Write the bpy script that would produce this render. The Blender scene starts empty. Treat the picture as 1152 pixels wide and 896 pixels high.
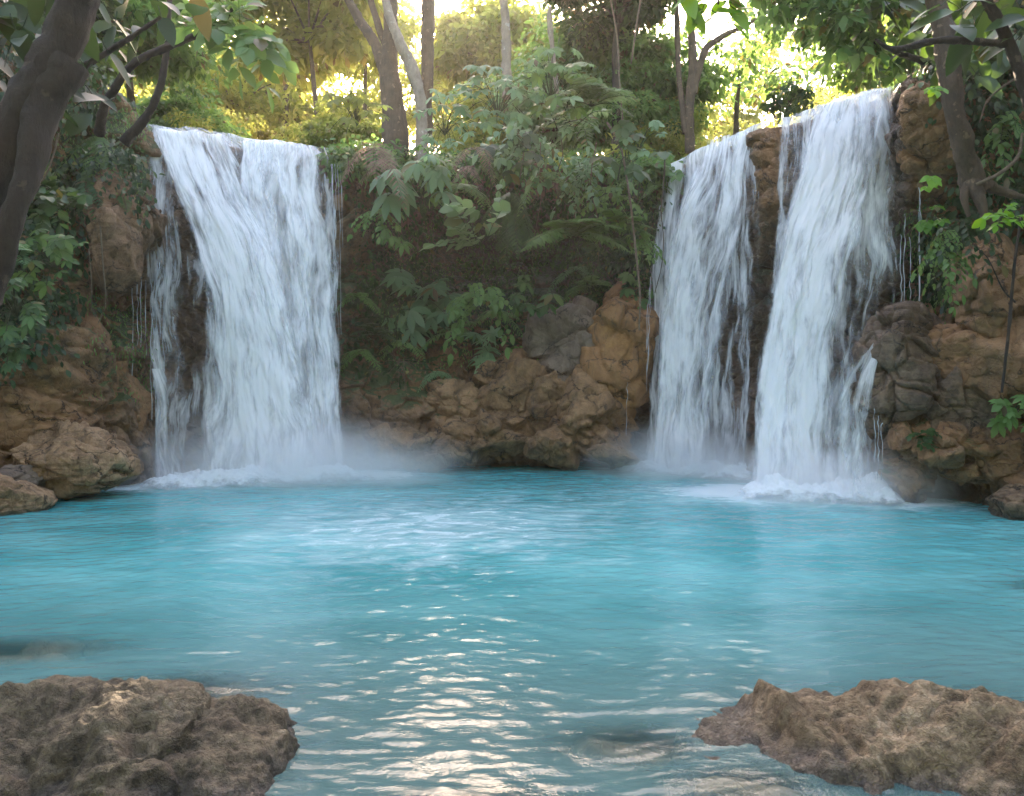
import bpy, math, random, zlib
import numpy as np
from mathutils import Vector
R = math.radians
random.seed(7)
rng = np.random.default_rng(11)
F, HZ, CX, CAMZ = 850.0, 432.0, 576.0, 1.6
S = bpy.context.scene
COL = S.collection

def W(px, py, Y):
    return np.array([(px - CX) / F * Y, Y, CAMZ + (HZ - py) / F * Y])
def proj(P):
    Y = np.maximum(P[..., 1], 0.1)
    return CX + P[..., 0] / Y * F, HZ - (P[..., 2] - CAMZ) / Y * F
def sstep(a, b, x):
    t = np.clip((x - a) / (b - a), 0, 1); return t * t * (3 - 2 * t)

# ---------------------------------------------------------------- noise
def _h(i, j, k, s):
    i = i.astype(np.int64); j = j.astype(np.int64); k = k.astype(np.int64)
    n = (i * 73856093) ^ (j * 19349663) ^ (k * 83492791) ^ (s * 2654435)
    n = (n ^ (n >> 13)) * 1274126177 & 0x7fffffff
    n = (n ^ (n >> 15)) * 1911520717 & 0x7fffffff
    return ((n ^ (n >> 16)) & 0xffff) / 65535.0
def vnoise(P, s=0):
    f = np.floor(P); t = P - f; t = t * t * t * (t * (t * 6 - 15) + 10)
    x, y, z = f[:, 0], f[:, 1], f[:, 2]
    r = 0
    for a in (0, 1):
        for b in (0, 1):
            for c in (0, 1):
                w = (t[:, 0] if a else 1 - t[:, 0]) * (t[:, 1] if b else 1 - t[:, 1]) * (t[:, 2] if c else 1 - t[:, 2])
                r = r + w * _h(x + a, y + b, z + c, s)
    return r * 2 - 1
def fbm(P, o=4, s=0, g=0.5):
    r = 0; a = 1.0; tot = 0
    for i in range(o):
        r = r + a * vnoise(P * (2.03 ** i) + 17.3 * i, s + i * 7); tot += a; a *= g
    return r / tot
def worley(P, s=0):
    f = np.floor(P)
    F1 = np.full(len(P), 9.0); F2 = F1.copy(); ID = np.zeros(len(P)); TL = np.zeros(len(P))
    for a in (-1, 0, 1):
        for b in (-1, 0, 1):
            for c in (-1, 0, 1):
                x, y, z = f[:, 0] + a, f[:, 1] + b, f[:, 2] + c
                q = np.stack([x + _h(x, y, z, s + 1), y + _h(x, y, z, s + 2), z + _h(x, y, z, s + 3)], 1)
                v = P - q; d = np.sqrt((v ** 2).sum(1))
                m = d < F1
                F2 = np.where(m, F1, np.minimum(F2, d))
                h = _h(x, y, z, s + 4)
                dx = _h(x, y, z, s + 5) * 2 - 1; dz = _h(x, y, z, s + 6) * 2 - 1
                ID = np.where(m, h, ID); TL = np.where(m, v[:, 0] * dx + v[:, 2] * dz + v[:, 1] * (h - .5), TL)
                F1 = np.where(m, d, F1)
    return F1, F2, ID, TL
def rockdisp(P, fr, s, crack=.5, warp=.35, cw=.07):
    """blocky displacement, about -1..1"""
    Q = P * fr + warp * np.stack([fbm(P * fr * 1.3 + 9, 3, s), fbm(P * fr * 1.3 + 31, 3, s + 3), fbm(P * fr * 1.3 + 57, 3, s + 5)], 1)
    F1, F2, ID, TL = worley(Q, s)
    e = F2 - F1
    return (ID - .5) * 1.0 + TL * 0.9 - crack * np.exp(-e / cw)

# ---------------------------------------------------------------- meshes
def tag(o, label=None, cat=None, group=None, kind=None):
    if label: o['label'] = label
    if cat: o['category'] = cat
    if group: o['group'] = group
    if kind: o['kind'] = kind
    return o
def link(o, parent=None):
    COL.objects.link(o)
    if parent: o.parent = parent
    return o
def empty(name, loc, *t, **k):
    o = bpy.data.objects.new(name, None); o.location = loc; link(o); return tag(o, *t, **k)
def mesh(name, V, faces, mat, parent=None, smooth=True, attrs=None, uv=None, n=4):
    """faces: int array (m,n)"""
    me = bpy.data.meshes.new(name)
    V = np.asarray(V, np.float32); faces = np.asarray(faces, np.int32); n = faces.shape[1]
    me.vertices.add(len(V)); me.vertices.foreach_set('co', V.ravel())
    me.loops.add(faces.size); me.loops.foreach_set('vertex_index', faces.ravel())
    me.polygons.add(len(faces)); me.polygons.foreach_set('loop_start', np.arange(0, faces.size, n, dtype=np.int32))
    me.polygons.foreach_set('loop_total', np.full(len(faces), n, np.int32))
    me.polygons.foreach_set('use_smooth', np.full(len(faces), bool(smooth)))
    if uv is not None:
        L = me.uv_layers.new(name='UVMap'); L.data.foreach_set('uv', np.asarray(uv, np.float32)[faces.ravel()].ravel())
    for k, v in (attrs or {}).items():
        a = me.attributes.new(k, 'FLOAT', 'POINT'); a.data.foreach_set('value', np.asarray(v, np.float32))
    me.update(calc_edges=True)
    me.materials.append(mat)
    return link(bpy.data.objects.new(name, me), parent)
def gridfaces(nu, nv, wrap=False):
    i = np.arange(nu if wrap else nu - 1); j = np.arange(nv - 1)
    I, J = np.meshgrid(i, j, indexing='ij'); I2 = (I + 1) % nu
    return np.stack([I * nv + J, I2 * nv + J, I2 * nv + J + 1, I * nv + J + 1], -1).reshape(-1, 4)
def catmull(P, n):
    P = np.asarray(P, float)
    Q = np.vstack([2 * P[0] - P[1], P, 2 * P[-1] - P[-2]])
    t = np.linspace(0, len(P) - 1, n); i = np.minimum(t.astype(int), len(P) - 2); f = (t - i)[:, None]
    a, b, c, d = Q[i], Q[i + 1], Q[i + 2], Q[i + 3]
    return .5 * (2 * b + (c - a) * f + (2 * a - 5 * b + 4 * c - d) * f ** 2 + (3 * b - a - 3 * c + d) * f ** 3)
def nrm(v):
    return v / np.maximum(np.linalg.norm(v, axis=-1, keepdims=True), 1e-9)

class Tubes:
    def __init__(s): s.V = []; s.Fc = []; s.n = 0
    def add(s, P, r, k=8, n=None, rough=0, seed=0):
        """P control points, r radii per control point"""
        P = np.asarray(P, float); r = np.full(len(P), r, float) if np.isscalar(r) else np.asarray(r, float)
        n = n or max(4, len(P) * 4)
        C = catmull(np.hstack([P, r[:, None]]), n); rr = np.maximum(C[:, 3], .0008); C = C[:, :3]
        T = nrm(np.gradient(C, axis=0))
        ref = np.array([0, 0, 1.]) if abs(T[:, 2]).mean() < .8 else np.array([1., 0, 0])
        A = nrm(np.cross(T, ref)); B = np.cross(T, A)
        th = np.linspace(0, 2 * np.pi, k, endpoint=False)
        V = C[None] + rr[None, :, None] * (np.cos(th)[:, None, None] * A[None] + np.sin(th)[:, None, None] * B[None])
        if rough:
            X = V.reshape(-1, 3); q = fbm(X * np.array([1, 1, .35]) / max(rr.max(), .02) * .9, 4, seed)
            q2 = vnoise(X * np.array([1, 1, .25]) / max(rr.max(), .02) * 5, seed + 3)
            N = (V - C[None]).reshape(-1, 3); V = (X + N * (q * rough * 1.3 + q2 * rough * .35)[:, None]).reshape(V.shape)
        s.V.append(V.reshape(-1, 3)); s.Fc.append(gridfaces(k, n, True) + s.n); s.n += k * n
        return C
    def build(s, name, mat, parent=None):
        if not s.V: return None
        return mesh(name, np.vstack(s.V), np.vstack(s.Fc), mat, parent)

# leaf templates: rows of (t, halfwidth)
TPL = {'ell': [(0, .04), (.3, .8), (.65, 1), (.88, .5), (1, .02)],
       'lance': [(0, .1), (.25, 1), (.7, .7), (1, .02)],
       'simple': [(0, .25), (.5, 1), (1, .15)],
       'big': [(0, .05), (.12, .75), (.35, 1), (.6, .9), (.82, .55), (1, .02)]}
class Leaves:
    def __init__(s): s.r = {k: [] for k in TPL}
    def add(s, p, d, n, L, Wd, tint=None, kind='ell', droop=.15):
        p = np.atleast_2d(p); m = len(p)
        d = nrm(np.broadcast_to(np.atleast_2d(d), (m, 3))); n = np.broadcast_to(np.atleast_2d(n), (m, 3))
        L = np.broadcast_to(L, m); Wd = np.broadcast_to(Wd, m)
        t = rng.random(m) if tint is None else np.broadcast_to(tint, m) + rng.normal(0, .08, m)
        s.r[kind].append((p, d, n, L, Wd, t, np.full(m, droop)))
    def build(s, name, mat, parent=None, stalks=None):
        VV, FF, TT, off = [], [], [], 0
        if stalks is not None and stalks.V:
            VV.append(np.vstack(stalks.V)); FF.append(np.vstack(stalks.Fc)); off = len(VV[0]); TT.append(np.full(off, .1))
        for kd, lst in s.r.items():
            if not lst: continue
            p, d, n, L, Wd, t, dr = [np.concatenate([q[i] for q in lst]) for i in range(7)]
            side = nrm(np.cross(d, n)); n2 = np.cross(side, d)
            rows = TPL[kd]; vs = []
            for (a, w) in rows:
                c = p + d * (a * L)[:, None]; c[:, 2] -= dr * L * a * a
                up = n2 * (w * Wd * .22)[:, None]
                vs += [c - side * (w * Wd)[:, None] + up, c, c + side * (w * Wd)[:, None] + up]
            V = np.stack(vs, 1); k = V.shape[1]
            f = []
            for i in range(len(rows) - 1):
                f += [[3 * i, 3 * i + 1, 3 * i + 4, 3 * i + 3], [3 * i + 1, 3 * i + 2, 3 * i + 5, 3 * i + 4]]
            f = np.array(f)
            FF.append((f[None] + (np.arange(len(p)) * k)[:, None, None]).reshape(-1, 4) + off)
            VV.append(V.reshape(-1, 3)); TT.append(np.repeat(t, k)); off += len(p) * k
        return mesh(name, np.vstack(VV), np.vstack(FF), mat, parent, attrs={'tint': np.concatenate(TT)})

# ---------------------------------------------------------------- materials
class NT:
    def __init__(s, name):
        s.m = bpy.data.materials.new(name); s.m.use_nodes = True; s.t = s.m.node_tree; s.t.nodes.clear()
        s.out = s.n('ShaderNodeOutputMaterial')
    def n(s, ty, **kw):
        o = s.t.nodes.new(ty)
        for k, v in kw.items():
            if k[:2] == 'i_':
                i = k[2:]; o.inputs[int(i) if i.isdigit() else i.replace('_', ' ')].default_value = v
            else: setattr(o, k, v)
        return o
    def l(s, a, b): s.t.links.new(a, b)
    def attr(s, name): return s.n('ShaderNodeAttribute', attribute_name=name).outputs['Fac']
    def noise(s, vec, scale, detail=4, rough=.55, dist=0):
        o = s.n('ShaderNodeTexNoise', i_Scale=scale, i_Detail=detail, i_Roughness=rough, i_Distortion=dist); s.l(vec, o.inputs['Vector']); return o.outputs['Fac']
    def math(s, op, a, b=None, c=None, clamp=False):
        o = s.n('ShaderNodeMath', operation=op, use_clamp=clamp)
        for i, v in enumerate((a, b, c)):
            if v is None: continue
            if isinstance(v, (int, float)): o.inputs[i].default_value = v
            else: s.l(v, o.inputs[i])
        return o.outputs[0]
    def ss(s, x, a, b):
        o = s.n('ShaderNodeMapRange', interpolation_type='SMOOTHSTEP'); s.l(x, o.inputs['Value'])
        o.inputs['From Min'].default_value = a; o.inputs['From Max'].default_value = b; return o.outputs['Result']
    def mix(s, f, a, b):
        o = s.n('ShaderNodeMix', data_type='RGBA')
        for i, v in ((0, f), (6, a), (7, b)):
            if isinstance(v, (int, float)): o.inputs[i].default_value = v
            elif isinstance(v, tuple): o.inputs[i].default_value = (*v, 1) if len(v) == 3 else v
            else: s.l(v, o.inputs[i])
        return o.outputs[2]
    def ramp(s, f, stops):
        o = s.n('ShaderNodeValToRGB'); s.l(f, o.inputs[0]); e = o.color_ramp.elements
        while len(e) < len(stops): e.new(.5)
        for q, (p, c) in zip(e, stops): q.position = p; q.color = (*c, 1)
        return o.outputs[0]
    def mapping(s, vec, scale=(1, 1, 1), rot=(0, 0, 0)):
        o = s.n('ShaderNodeMapping'); s.l(vec, o.inputs[0]); o.inputs['Scale'].default_value = scale; o.inputs['Rotation'].default_value = rot; return o.outputs[0]

def rock_mat(name, stops, rough=.75, bump=.5, fine=1.0, strata=0, wetall=0.0, crackf=.85):
    t = NT(name); geo = t.n('ShaderNodeNewGeometry'); P = geo.outputs['Position']
    n1 = t.noise(P, 1.1 * fine, 5, .6, .6); n2 = t.noise(P, 6 * fine, 6, .65, .3); n3 = t.noise(P, 34 * fine, 4, .7)
    f = t.math('MULTIPLY_ADD', n2, .55, t.math('MULTIPLY', n1, .6)); f = t.math('MULTIPLY_ADD', n3, .22, f)
    f = t.math('MULTIPLY_ADD', f, 1.7, -.68)
    c = t.ramp(f, stops)
    # ochre veins / stain
    oc = t.math('MULTIPLY', t.attr('ochre'), t.ss(t.noise(P, 2.2, 4), .3, .6))
    c = t.mix(oc, c, t.mix(n2, (.20, .085, .032), (.38, .20, .095)))
    dk = t.ss(t.noise(t.mapping(P, (1.6, 1.6, .7)), 2.4 * fine, 5, .7, .8), .56, .70)
    c = t.mix(t.math('MULTIPLY', dk, .65), c, (.045, .037, .03))
    lt = t.ss(t.noise(P, 3.1 * fine, 6, .75, .4), .58, .74)
    c = t.mix(t.math('MULTIPLY', lt, .4), c, (.34, .27, .19))
    cvo = t.n('ShaderNodeTexVoronoi', feature='DISTANCE_TO_EDGE', i_Scale=1.5 * fine); cwn = t.n('ShaderNodeTexNoise', i_Scale=1.6 * fine, i_Detail=6.0, i_Roughness=.62); t.l(P, cwn.inputs[0])
    cad = t.n('ShaderNodeVectorMath', operation='MULTIPLY_ADD'); t.l(cwn.outputs['Color'], cad.inputs[0]); cad.inputs[1].default_value = (.9 / fine,) * 3; t.l(P, cad.inputs[2]); t.l(t.mapping(cad.outputs[0], (1, 1, 1.4)), cvo.inputs['Vector'])
    crk = t.math('MULTIPLY', t.math('SUBTRACT', 1.0, t.ss(cvo.outputs[0], .0, .045)), t.ss(t.noise(P, 1.9, 3), .42, .6))
    c = t.mix(t.math('MULTIPLY', crk, crackf), c, (.022, .017, .013))
    stn = t.ss(t.noise(t.mapping(P, (5, 5, .55)), 1.3 * fine, 5, .65, .4), .5, .72); c = t.mix(t.math('MULTIPLY', stn, .5), c, t.mix(n3, (.06, .042, .03), (.13, .095, .065)))
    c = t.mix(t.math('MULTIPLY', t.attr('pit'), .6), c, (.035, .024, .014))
    # moss
    sep = t.n('ShaderNodeSeparateXYZ'); t.l(geo.outputs['Normal'], sep.inputs[0])
    up = t.ss(sep.outputs[2], .1, .9)
    mz = t.math('ADD', t.math('MULTIPLY', t.attr('moss'), t.math('ADD', up, .55)), t.math('MULTIPLY', t.math('SUBTRACT', t.noise(P, 3.3, 6, .7), .5), 1.6))
    mf = t.math('MULTIPLY', t.ss(mz, .32, .62), t.ss(t.attr('moss'), .02, .25))
    c = t.mix(mf, c, t.mix(t.noise(P, 11, 5), (.018, .03, .008), (.09, .12, .025)))
    wet = t.math('MAXIMUM', t.attr('wet'), wetall)  # on the cliff this mask holds damp rock plus the hollow's painted shade
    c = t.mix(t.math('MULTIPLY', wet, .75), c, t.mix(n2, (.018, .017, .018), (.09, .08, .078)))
    b = t.n('ShaderNodeBsdfPrincipled'); t.l(c, b.inputs['Base Color'])
    r = t.math('MULTIPLY_ADD', wet, -.45, t.math('MULTIPLY_ADD', n2, .2, rough - .08)); t.l(r, b.inputs['Roughness'])
    b.inputs['Specular IOR Level'].default_value = .4
    hgt = t.math('MULTIPLY_ADD', n3, .25, n2)
    vor = t.n('ShaderNodeTexVoronoi', feature='DISTANCE_TO_EDGE', i_Scale=5.0 * fine); 
    wn = t.n('ShaderNodeTexNoise', i_Scale=3.0 * fine, i_Detail=5.0); t.l(P, wn.inputs[0])
    ad = t.n('ShaderNodeVectorMath', operation='MULTIPLY_ADD'); t.l(wn.outputs['Color'], ad.inputs[0]); ad.inputs[1].default_value = (.5, .5, .5); t.l(P, ad.inputs[2])
    t.l(ad.outputs[0], vor.inputs['Vector'])
    hgt = t.math('MULTIPLY_ADD', t.ss(vor.outputs[0], 0, .06), .35, hgt)
    hgt = t.math('MULTIPLY_ADD', crk, -.9 * crackf, hgt)
    if strata:
        wv = t.noise(t.mapping(P, (.6, .6, 9), (R(14), R(10), 0)), 2.5, 5, .7, .3); hgt = t.math('MULTIPLY_ADD', wv, strata, hgt)
    bp = t.n('ShaderNodeBump', i_Strength=bump, i_Distance=.085 / fine); t.l(hgt, bp.inputs['Height']); t.l(bp.outputs[0], b.inputs['Normal'])
    t.l(b.outputs[0], t.out.inputs[0]); return t.m

def leaf_mat(name, dark, mid, light, trans=.35, rough=.45):
    t = NT(name); a = t.attr('tint'); oi = t.n('ShaderNodeObjectInfo').outputs['Random']
    f = t.math('ADD', t.math('MULTIPLY', a, .8), t.math('MULTIPLY', oi, .2))
    c = t.ramp(f, [(.1, dark), (.5, mid), (.95, light)])
    c = t.mix(t.ss(t.math('FRACT', t.math('MULTIPLY', a, 137.31)), .955, .965), c, t.mix(t.math('FRACT', t.math('MULTIPLY', a, 71.7)), (.12, .12, .03), (.07, .055, .025)))
    b = t.n('ShaderNodeBsdfPrincipled', i_Roughness=rough); t.l(c, b.inputs['Base Color']); b.inputs['Specular IOR Level'].default_value = .35
    tr = t.n('ShaderNodeBsdfTranslucent')
    hs = t.n('ShaderNodeHueSaturation', i_Hue=.475, i_Saturation=1.1, i_Value=3.0); t.l(c, hs.inputs['Color']); t.l(hs.outputs[0], tr.inputs[0])
    mx = t.n('ShaderNodeMixShader', i_0=trans); t.l(b.outputs[0], mx.inputs[1]); t.l(tr.outputs[0], mx.inputs[2]); t.l(mx.outputs[0], t.out.inputs[0])
    return t.m
def bark_mat(name, a, b_, scale=1):
    t = NT(name); P = t.n('ShaderNodeNewGeometry').outputs['Position']
    n = t.noise(t.mapping(P, (1, 1, .22)), 22 * scale, 7, .75, .4); n2 = t.noise(P, 4 * scale, 5, .6)
    f = t.math('MULTIPLY_ADD', n, .8, t.math('MULTIPLY_ADD', n2, .9, -.35))
    c = t.ramp(f, [(.15, a), (.85, b_)])
    li = t.ss(t.noise(P, 9 * scale, 4, .6), .6, .68); c = t.mix(t.math('MULTIPLY', li, .5), c, tuple(min(.5, x * 2.1) for x in b_))
    p = t.n('ShaderNodeBsdfPrincipled', i_Roughness=.85); t.l(c, p.inputs['Base Color'])
    bp = t.n('ShaderNodeBump', i_Strength=1.0, i_Distance=.035); t.l(f, bp.inputs['Height']); t.l(bp.outputs[0], p.inputs['Normal'])
    t.l(p.outputs[0], t.out.inputs[0]); return t.m

M = {}
M['cliff'] = rock_mat('cliff_rock', [(0, (0.036, 0.021, 0.012)), (.3, (0.124, 0.069, 0.033)), (.6, (0.263, 0.150, 0.071)), (1, (0.428, 0.263, 0.135))], bump=.7)
M['tan'] = rock_mat('tan_rock', [(0, (0.048, 0.026, 0.013)), (.35, (0.135, 0.075, 0.036)), (.7, (0.278, 0.160, 0.078)), (1, (0.416, 0.257, 0.134))], bump=.6)
M['orange'] = rock_mat('ochre_rock', [(0, (0.060, 0.027, 0.010)), (.35, (0.178, 0.083, 0.024)), (.7, (0.333, 0.172, 0.058)), (1, (0.437, 0.274, 0.126))], bump=.55)
M['grey'] = rock_mat('grey_rock', [(0, (0.071, 0.053, 0.041)), (.4, (0.162, 0.116, 0.087)), (.75, (0.242, 0.177, 0.131)), (1, (0.341, 0.257, 0.193))], bump=.6)
M['wetrock'] = rock_mat('wet_dark_rock', [(0, (0.040, 0.032, 0.026)), (.4, (0.095, 0.075, 0.061)), (.75, (0.159, 0.124, 0.098)), (1, (0.238, 0.195, 0.162))], rough=.5, bump=.7, wetall=.35)
M['lime'] = rock_mat('pitted_limestone', [(0, (0.013, 0.009, 0.005)), (.33, (0.060, 0.044, 0.025)), (.66, (0.178, 0.138, 0.084)), (1, (0.373, 0.321, 0.229))], bump=1.0, fine=3.2, crackf=.12)
M['limelight'] = rock_mat('pale_pitted_limestone', [(0, (0.025, 0.016, 0.007)), (.3, (0.109, 0.071, 0.035)), (.62, (0.272, 0.199, 0.116)), (1, (0.454, 0.371, 0.257))], bump=1.0, fine=3.2, crackf=.12)
M['stone'] = rock_mat('sunken_stone', [(0, (.16, .11, .06)), (.5, (.36, .25, .15)), (1, (.5, .38, .26))], bump=.4)
M['bankrock'] = rock_mat('pale_layered_rock', [(0, (0.072, 0.039, 0.019)), (.3, (0.230, 0.132, 0.067)), (.6, (0.432, 0.265, 0.144)), (1, (0.600, 0.400, 0.240))], bump=.8, fine=1.6, strata=1.2)
M['slab'] = rock_mat('layered_brown_rock', [(0, (0.046, 0.026, 0.015)), (.35, (0.152, 0.093, 0.054)), (.7, (0.314, 0.200, 0.117)), (1, (0.447, 0.304, 0.190))], bump=.8, fine=1.6, strata=1.2)
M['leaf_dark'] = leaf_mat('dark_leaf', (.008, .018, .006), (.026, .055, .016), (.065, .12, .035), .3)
M['leaf_mid'] = leaf_mat('mid_leaf', (.025, .055, .014), (.075, .145, .04), (.15, .25, .08), .38)
M['leaf_blue'] = leaf_mat('blue_green_leaf', (.035, .075, .03), (.095, .175, .08), (.18, .29, .14), .32)
M['leaf_pale'] = leaf_mat('pale_leaf', (.06, .10, .04), (.14, .21, .09), (.24, .32, .16), .3)
M['leaf_bright'] = leaf_mat('bright_leaf', (.03, .08, .01), (.07, .17, .015), (.13, .27, .03), .35)
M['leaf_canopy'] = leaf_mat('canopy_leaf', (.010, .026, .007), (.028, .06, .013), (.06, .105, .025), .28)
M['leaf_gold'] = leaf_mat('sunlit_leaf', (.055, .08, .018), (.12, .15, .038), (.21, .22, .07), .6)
M['leaf_dry'] = leaf_mat('dry_leaf', (.08, .055, .035), (.20, .14, .09), (.36, .27, .18), .2, .7)
M['bark_dark'] = bark_mat('dark_bark', (.010, .007, .005), (.050, .035, .025))
M['bark_mid'] = bark_mat('brown_bark', (.03, .02, .013), (.13, .088, .056))
M['bark_pale'] = bark_mat('pale_bark', (.13, .10, .075), (.36, .29, .22))
M['stem'] = bark_mat('green_stem', (.03, .04, .015), (.09, .10, .04), 3)
M['vine'] = bark_mat('vine_bark', (.07, .05, .03), (.24, .18, .12), 3)

# ---------------------------------------------------------------- cliff
PATH = np.array([(-15, 1.5), (-11.5, 4.5), (-9.0, 7.4), (-7.7, 9.6), (-7.1, 11.3), (-6.35, 12.6), (-5.2, 13.55), (-4.3, 14.15), (-3.45, 14.6), (-2.0, 15.3),
                 (-.2, 15.7), (1.6, 15.7), (2.9, 15.3), (3.6, 14.3), (4.22, 13.2), (4.55, 12.55), (5.1, 11.9), (5.7, 11.2), (6.2, 10.75), (6.9, 10.2), (7.6, 9.0), (9.0, 6.2), (12, 3), (16, 1)])
NU = 1150
pc = catmull(PATH, 4000); dseg = np.r_[0, np.cumsum(np.linalg.norm(np.diff(pc, axis=0), axis=1))]
# finer sampling where the camera looks
wgt = 1.0 / np.interp(np.arange(4000), [0, 500, 800, 3300, 3600, 3999], [6, 3, 1, 1, 3, 6]); cw = np.r_[0, np.cumsum(np.diff(dseg) * wgt[1:])]
us = np.interp(np.linspace(0, cw[-1], NU), cw, np.arange(4000)); PX = np.interp(us, np.arange(4000), pc[:, 0]); PY = np.interp(us, np.arange(4000), pc[:, 1])
T2 = nrm(np.stack([np.gradient(PX), np.gradient(PY)], 1)); NX, NY = T2[:, 1], -T2[:, 0]
k = np.ones(61) / 61
def smooth1(a): return np.convolve(np.pad(a, 30, mode='edge'), k, mode='valid')
NX, NY = smooth1(NX), smooth1(NY)
ZT = np.interp(PX, [-15, -11, -8.5, -7.2, -6.6, -6.2, -3.3, -2.4, 0, 2.2, 3, 5.75, 6.05, 6.6, 7.6, 16], [10, 9.2, 8.0, 7.1, 6.5, 5.93, 5.93, 6.1, 6.25, 6.15, 5.93, 5.93, 6.3, 7.4, 8.6, 10])
NV1, NVA, NV2 = 330, 14, 70
def cliff_coords():
    v = np.linspace(0, 1, NV1)
    Z = -1.3 + (ZT[:, None] - .18 + 1.3) * v[None]
    O = np.zeros_like(Z)
    a = np.linspace(0, np.pi / 2, NVA + 1)[1:]
    Z = np.hstack([Z, ZT[:, None] - .18 + .18 * np.sin(a)[None]]); O = np.hstack([O, np.broadcast_to(-.18 * (1 - np.cos(a))[None], (NU, NVA))])
    q = np.linspace(0, 1, NV2 + 1)[1:] ** 1.5 * 9
    Z = np.hstack([Z, ZT[:, None] + .05 * q[None]]); O = np.hstack([O, np.broadcast_to(-.18 - q[None], (NU, NV2))])
    return Z, O
CZ, CO = cliff_coords(); NVT = CZ.shape[1]
def blob(px, py, cx, cy, sx, sy, p=2.4):
    return np.exp(-(np.abs((px - cx) / sx) ** p + np.abs((py - cy) / sy) ** p))
def base_pos(off): return np.stack([PX[:, None] + NX[:, None] * off, PY[:, None] + NY[:, None] * off, CZ], -1)
B0 = base_pos(CO); px0, py0 = proj(B0)
wall = (np.arange(NVT) < NV1 + NVA)[None] * np.ones((NU, 1))
# overall batter + features traced from the photograph (image position, size, metres out of the wall)
off = CO + sstep(2.2, -.6, CZ) * .75 * wall
FE = [(128, 262, 46, 66, .85), (105, 190, 60, 40, .35), (150, 335, 50, 34, -.8), (75, 430, 80, 75, .65), (40, 390, 60, 90, .4), (172, 480, 26, 50, -.4),
      (235, 330, 70, 130, -.25), (405, 225, 42, 48, .6), (415, 330, 40, 45, .15), (490, 275, 80, 62, -.75), (600, 265, 110, 68, -1.25), (560, 172, 170, 24, .35), (520, 400, 90, 60, .25),
      (590, 370, 40, 40, -.1), (560, 480, 130, 40, .75), (450, 470, 90, 45, .45), (708, 500, 62, 32, -1.25), (690, 385, 42, 78, .35), (735, 260, 22, 110, .3), (715, 330, 20, 120, .15),
      (866, 185, 16, 58, .38), (845, 400, 35, 120, -.2), (830, 460, 22, 30, .35), (890, 300, 30, 120, -.1), (790, 400, 50, 120, -.45), (930, 400, 80, 130, -.35), (1035, 130, 30, 60, .35), (1040, 220, 36, 60, .2),
      (1045, 300, 30, 50, -.6), (1110, 310, 60, 50, .3), (1060, 420, 60, 60, .35), (1090, 520, 80, 45, .55), (1080, 540, 38, 22, -1.1), (1130, 170, 50, 60, .3), (110, 520, 60, 40, .35)]
for cx, cy, sx, sy, a in FE: off = off + a * blob(px0, py0, cx, cy, sx, sy) * wall
P1 = base_pos(off).reshape(-1, 3)
rd = 0.30 * rockdisp(P1 * np.array([1, 1, 1.15]), .85, 3, .45) + .13 * rockdisp(P1 * np.array([1, 1, 1.3]), 2.3, 21, .5) + .09 * fbm(P1 * 3.1, 5, 40) + .05 * rockdisp(P1, 5.5, 50, .4)
rd = rd.reshape(NU, NVT)
falls_zone = (((PX > -6.3) & (PX < -3.4)) | ((PX > 3.0) & (PX < 4.2)) | ((PX > 4.5) & (PX < 5.7)))
fz = smooth1(falls_zone.astype(float)); damp = 1 - .8 * fz[:, None] * sstep(5.2, 5.8, CZ)
damp = damp * np.where(wall > 0, 1, .35)
off2 = off + rd * damp * np.where(wall > 0, 1, 0)
CP = base_pos(off2); CP[..., 2] += rd * damp * np.where(wall > 0, .12 * (1 - fz[:, None]), .5)
# land behind the lip: rises gently away from the falls
dist = np.maximum(0, -CO - .2); CP[..., 2] += np.where(wall > 0, 0, (1 - fz[:, None]) * .3 * sstep(0, 2, dist) + .35 * np.abs(fbm(P1 * .5, 3, 77).reshape(NU, NVT)) * sstep(0, 3, dist))
cpx, cpy = proj(CP)
fl = lambda L: sum(a * blob(cpx, cpy, cx, cy, sx, sy) for cx, cy, sx, sy, a in L)
moss = np.clip(fl([(560, 300, 150, 110, .75), (430, 370, 60, 80, .7), (350, 330, 40, 60, .3), (690, 240, 40, 80, .7), (120, 170, 70, 60, .8), (135, 400, 30, 70, .6), (30, 330, 60, 80, .6),
                  (1060, 280, 40, 70, .6), (1120, 120, 60, 120, .6), (480, 440, 100, 30, .12), (860, 300, 14, 60, .6), (730, 250, 14, 80, .5)]) + np.where(wall > 0, .04, .7), 0, 1)
wet = np.clip(fl([(270, 340, 125, 230, .85), (790, 350, 80, 200, .8), (935, 350, 90, 260, .85), (1010, 220, 14, 200, .7), (430, 500, 60, 60, .35), (720, 500, 60, 40, .6), (585, 275, 150, 85, .85)]) - 1.2 * fl([(866, 185, 14, 62, 1)]) + .5 * sstep(.35, .02, CP[..., 2]), 0, 1)  # last blob paints the middle hollow's shade; the other blobs are damp rock
ochre = np.clip(fl([(70, 440, 110, 90, .6), (128, 262, 46, 66, .3), (690, 390, 50, 90, .9), (866, 185, 18, 66, .75), (740, 280, 18, 110, .4), (1060, 130, 50, 60, .3), (1090, 420, 80, 90, .25), (1090, 530, 80, 40, .45), (830, 460, 20, 30, .8), (560, 470, 140, 50, .35)]), 0, 1)
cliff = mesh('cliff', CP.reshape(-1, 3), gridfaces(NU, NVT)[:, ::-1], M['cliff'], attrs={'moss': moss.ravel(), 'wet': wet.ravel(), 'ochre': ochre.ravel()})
tag(cliff, 'brown rock cliff ringing the turquoise pool, mossy and overgrown in the middle', 'cliff', kind='structure')
CPf = CP.reshape(-1, 3); cpxf, cpyf = cpx.ravel(), cpy.ravel(); wallf = wall.ravel() > 0
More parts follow.
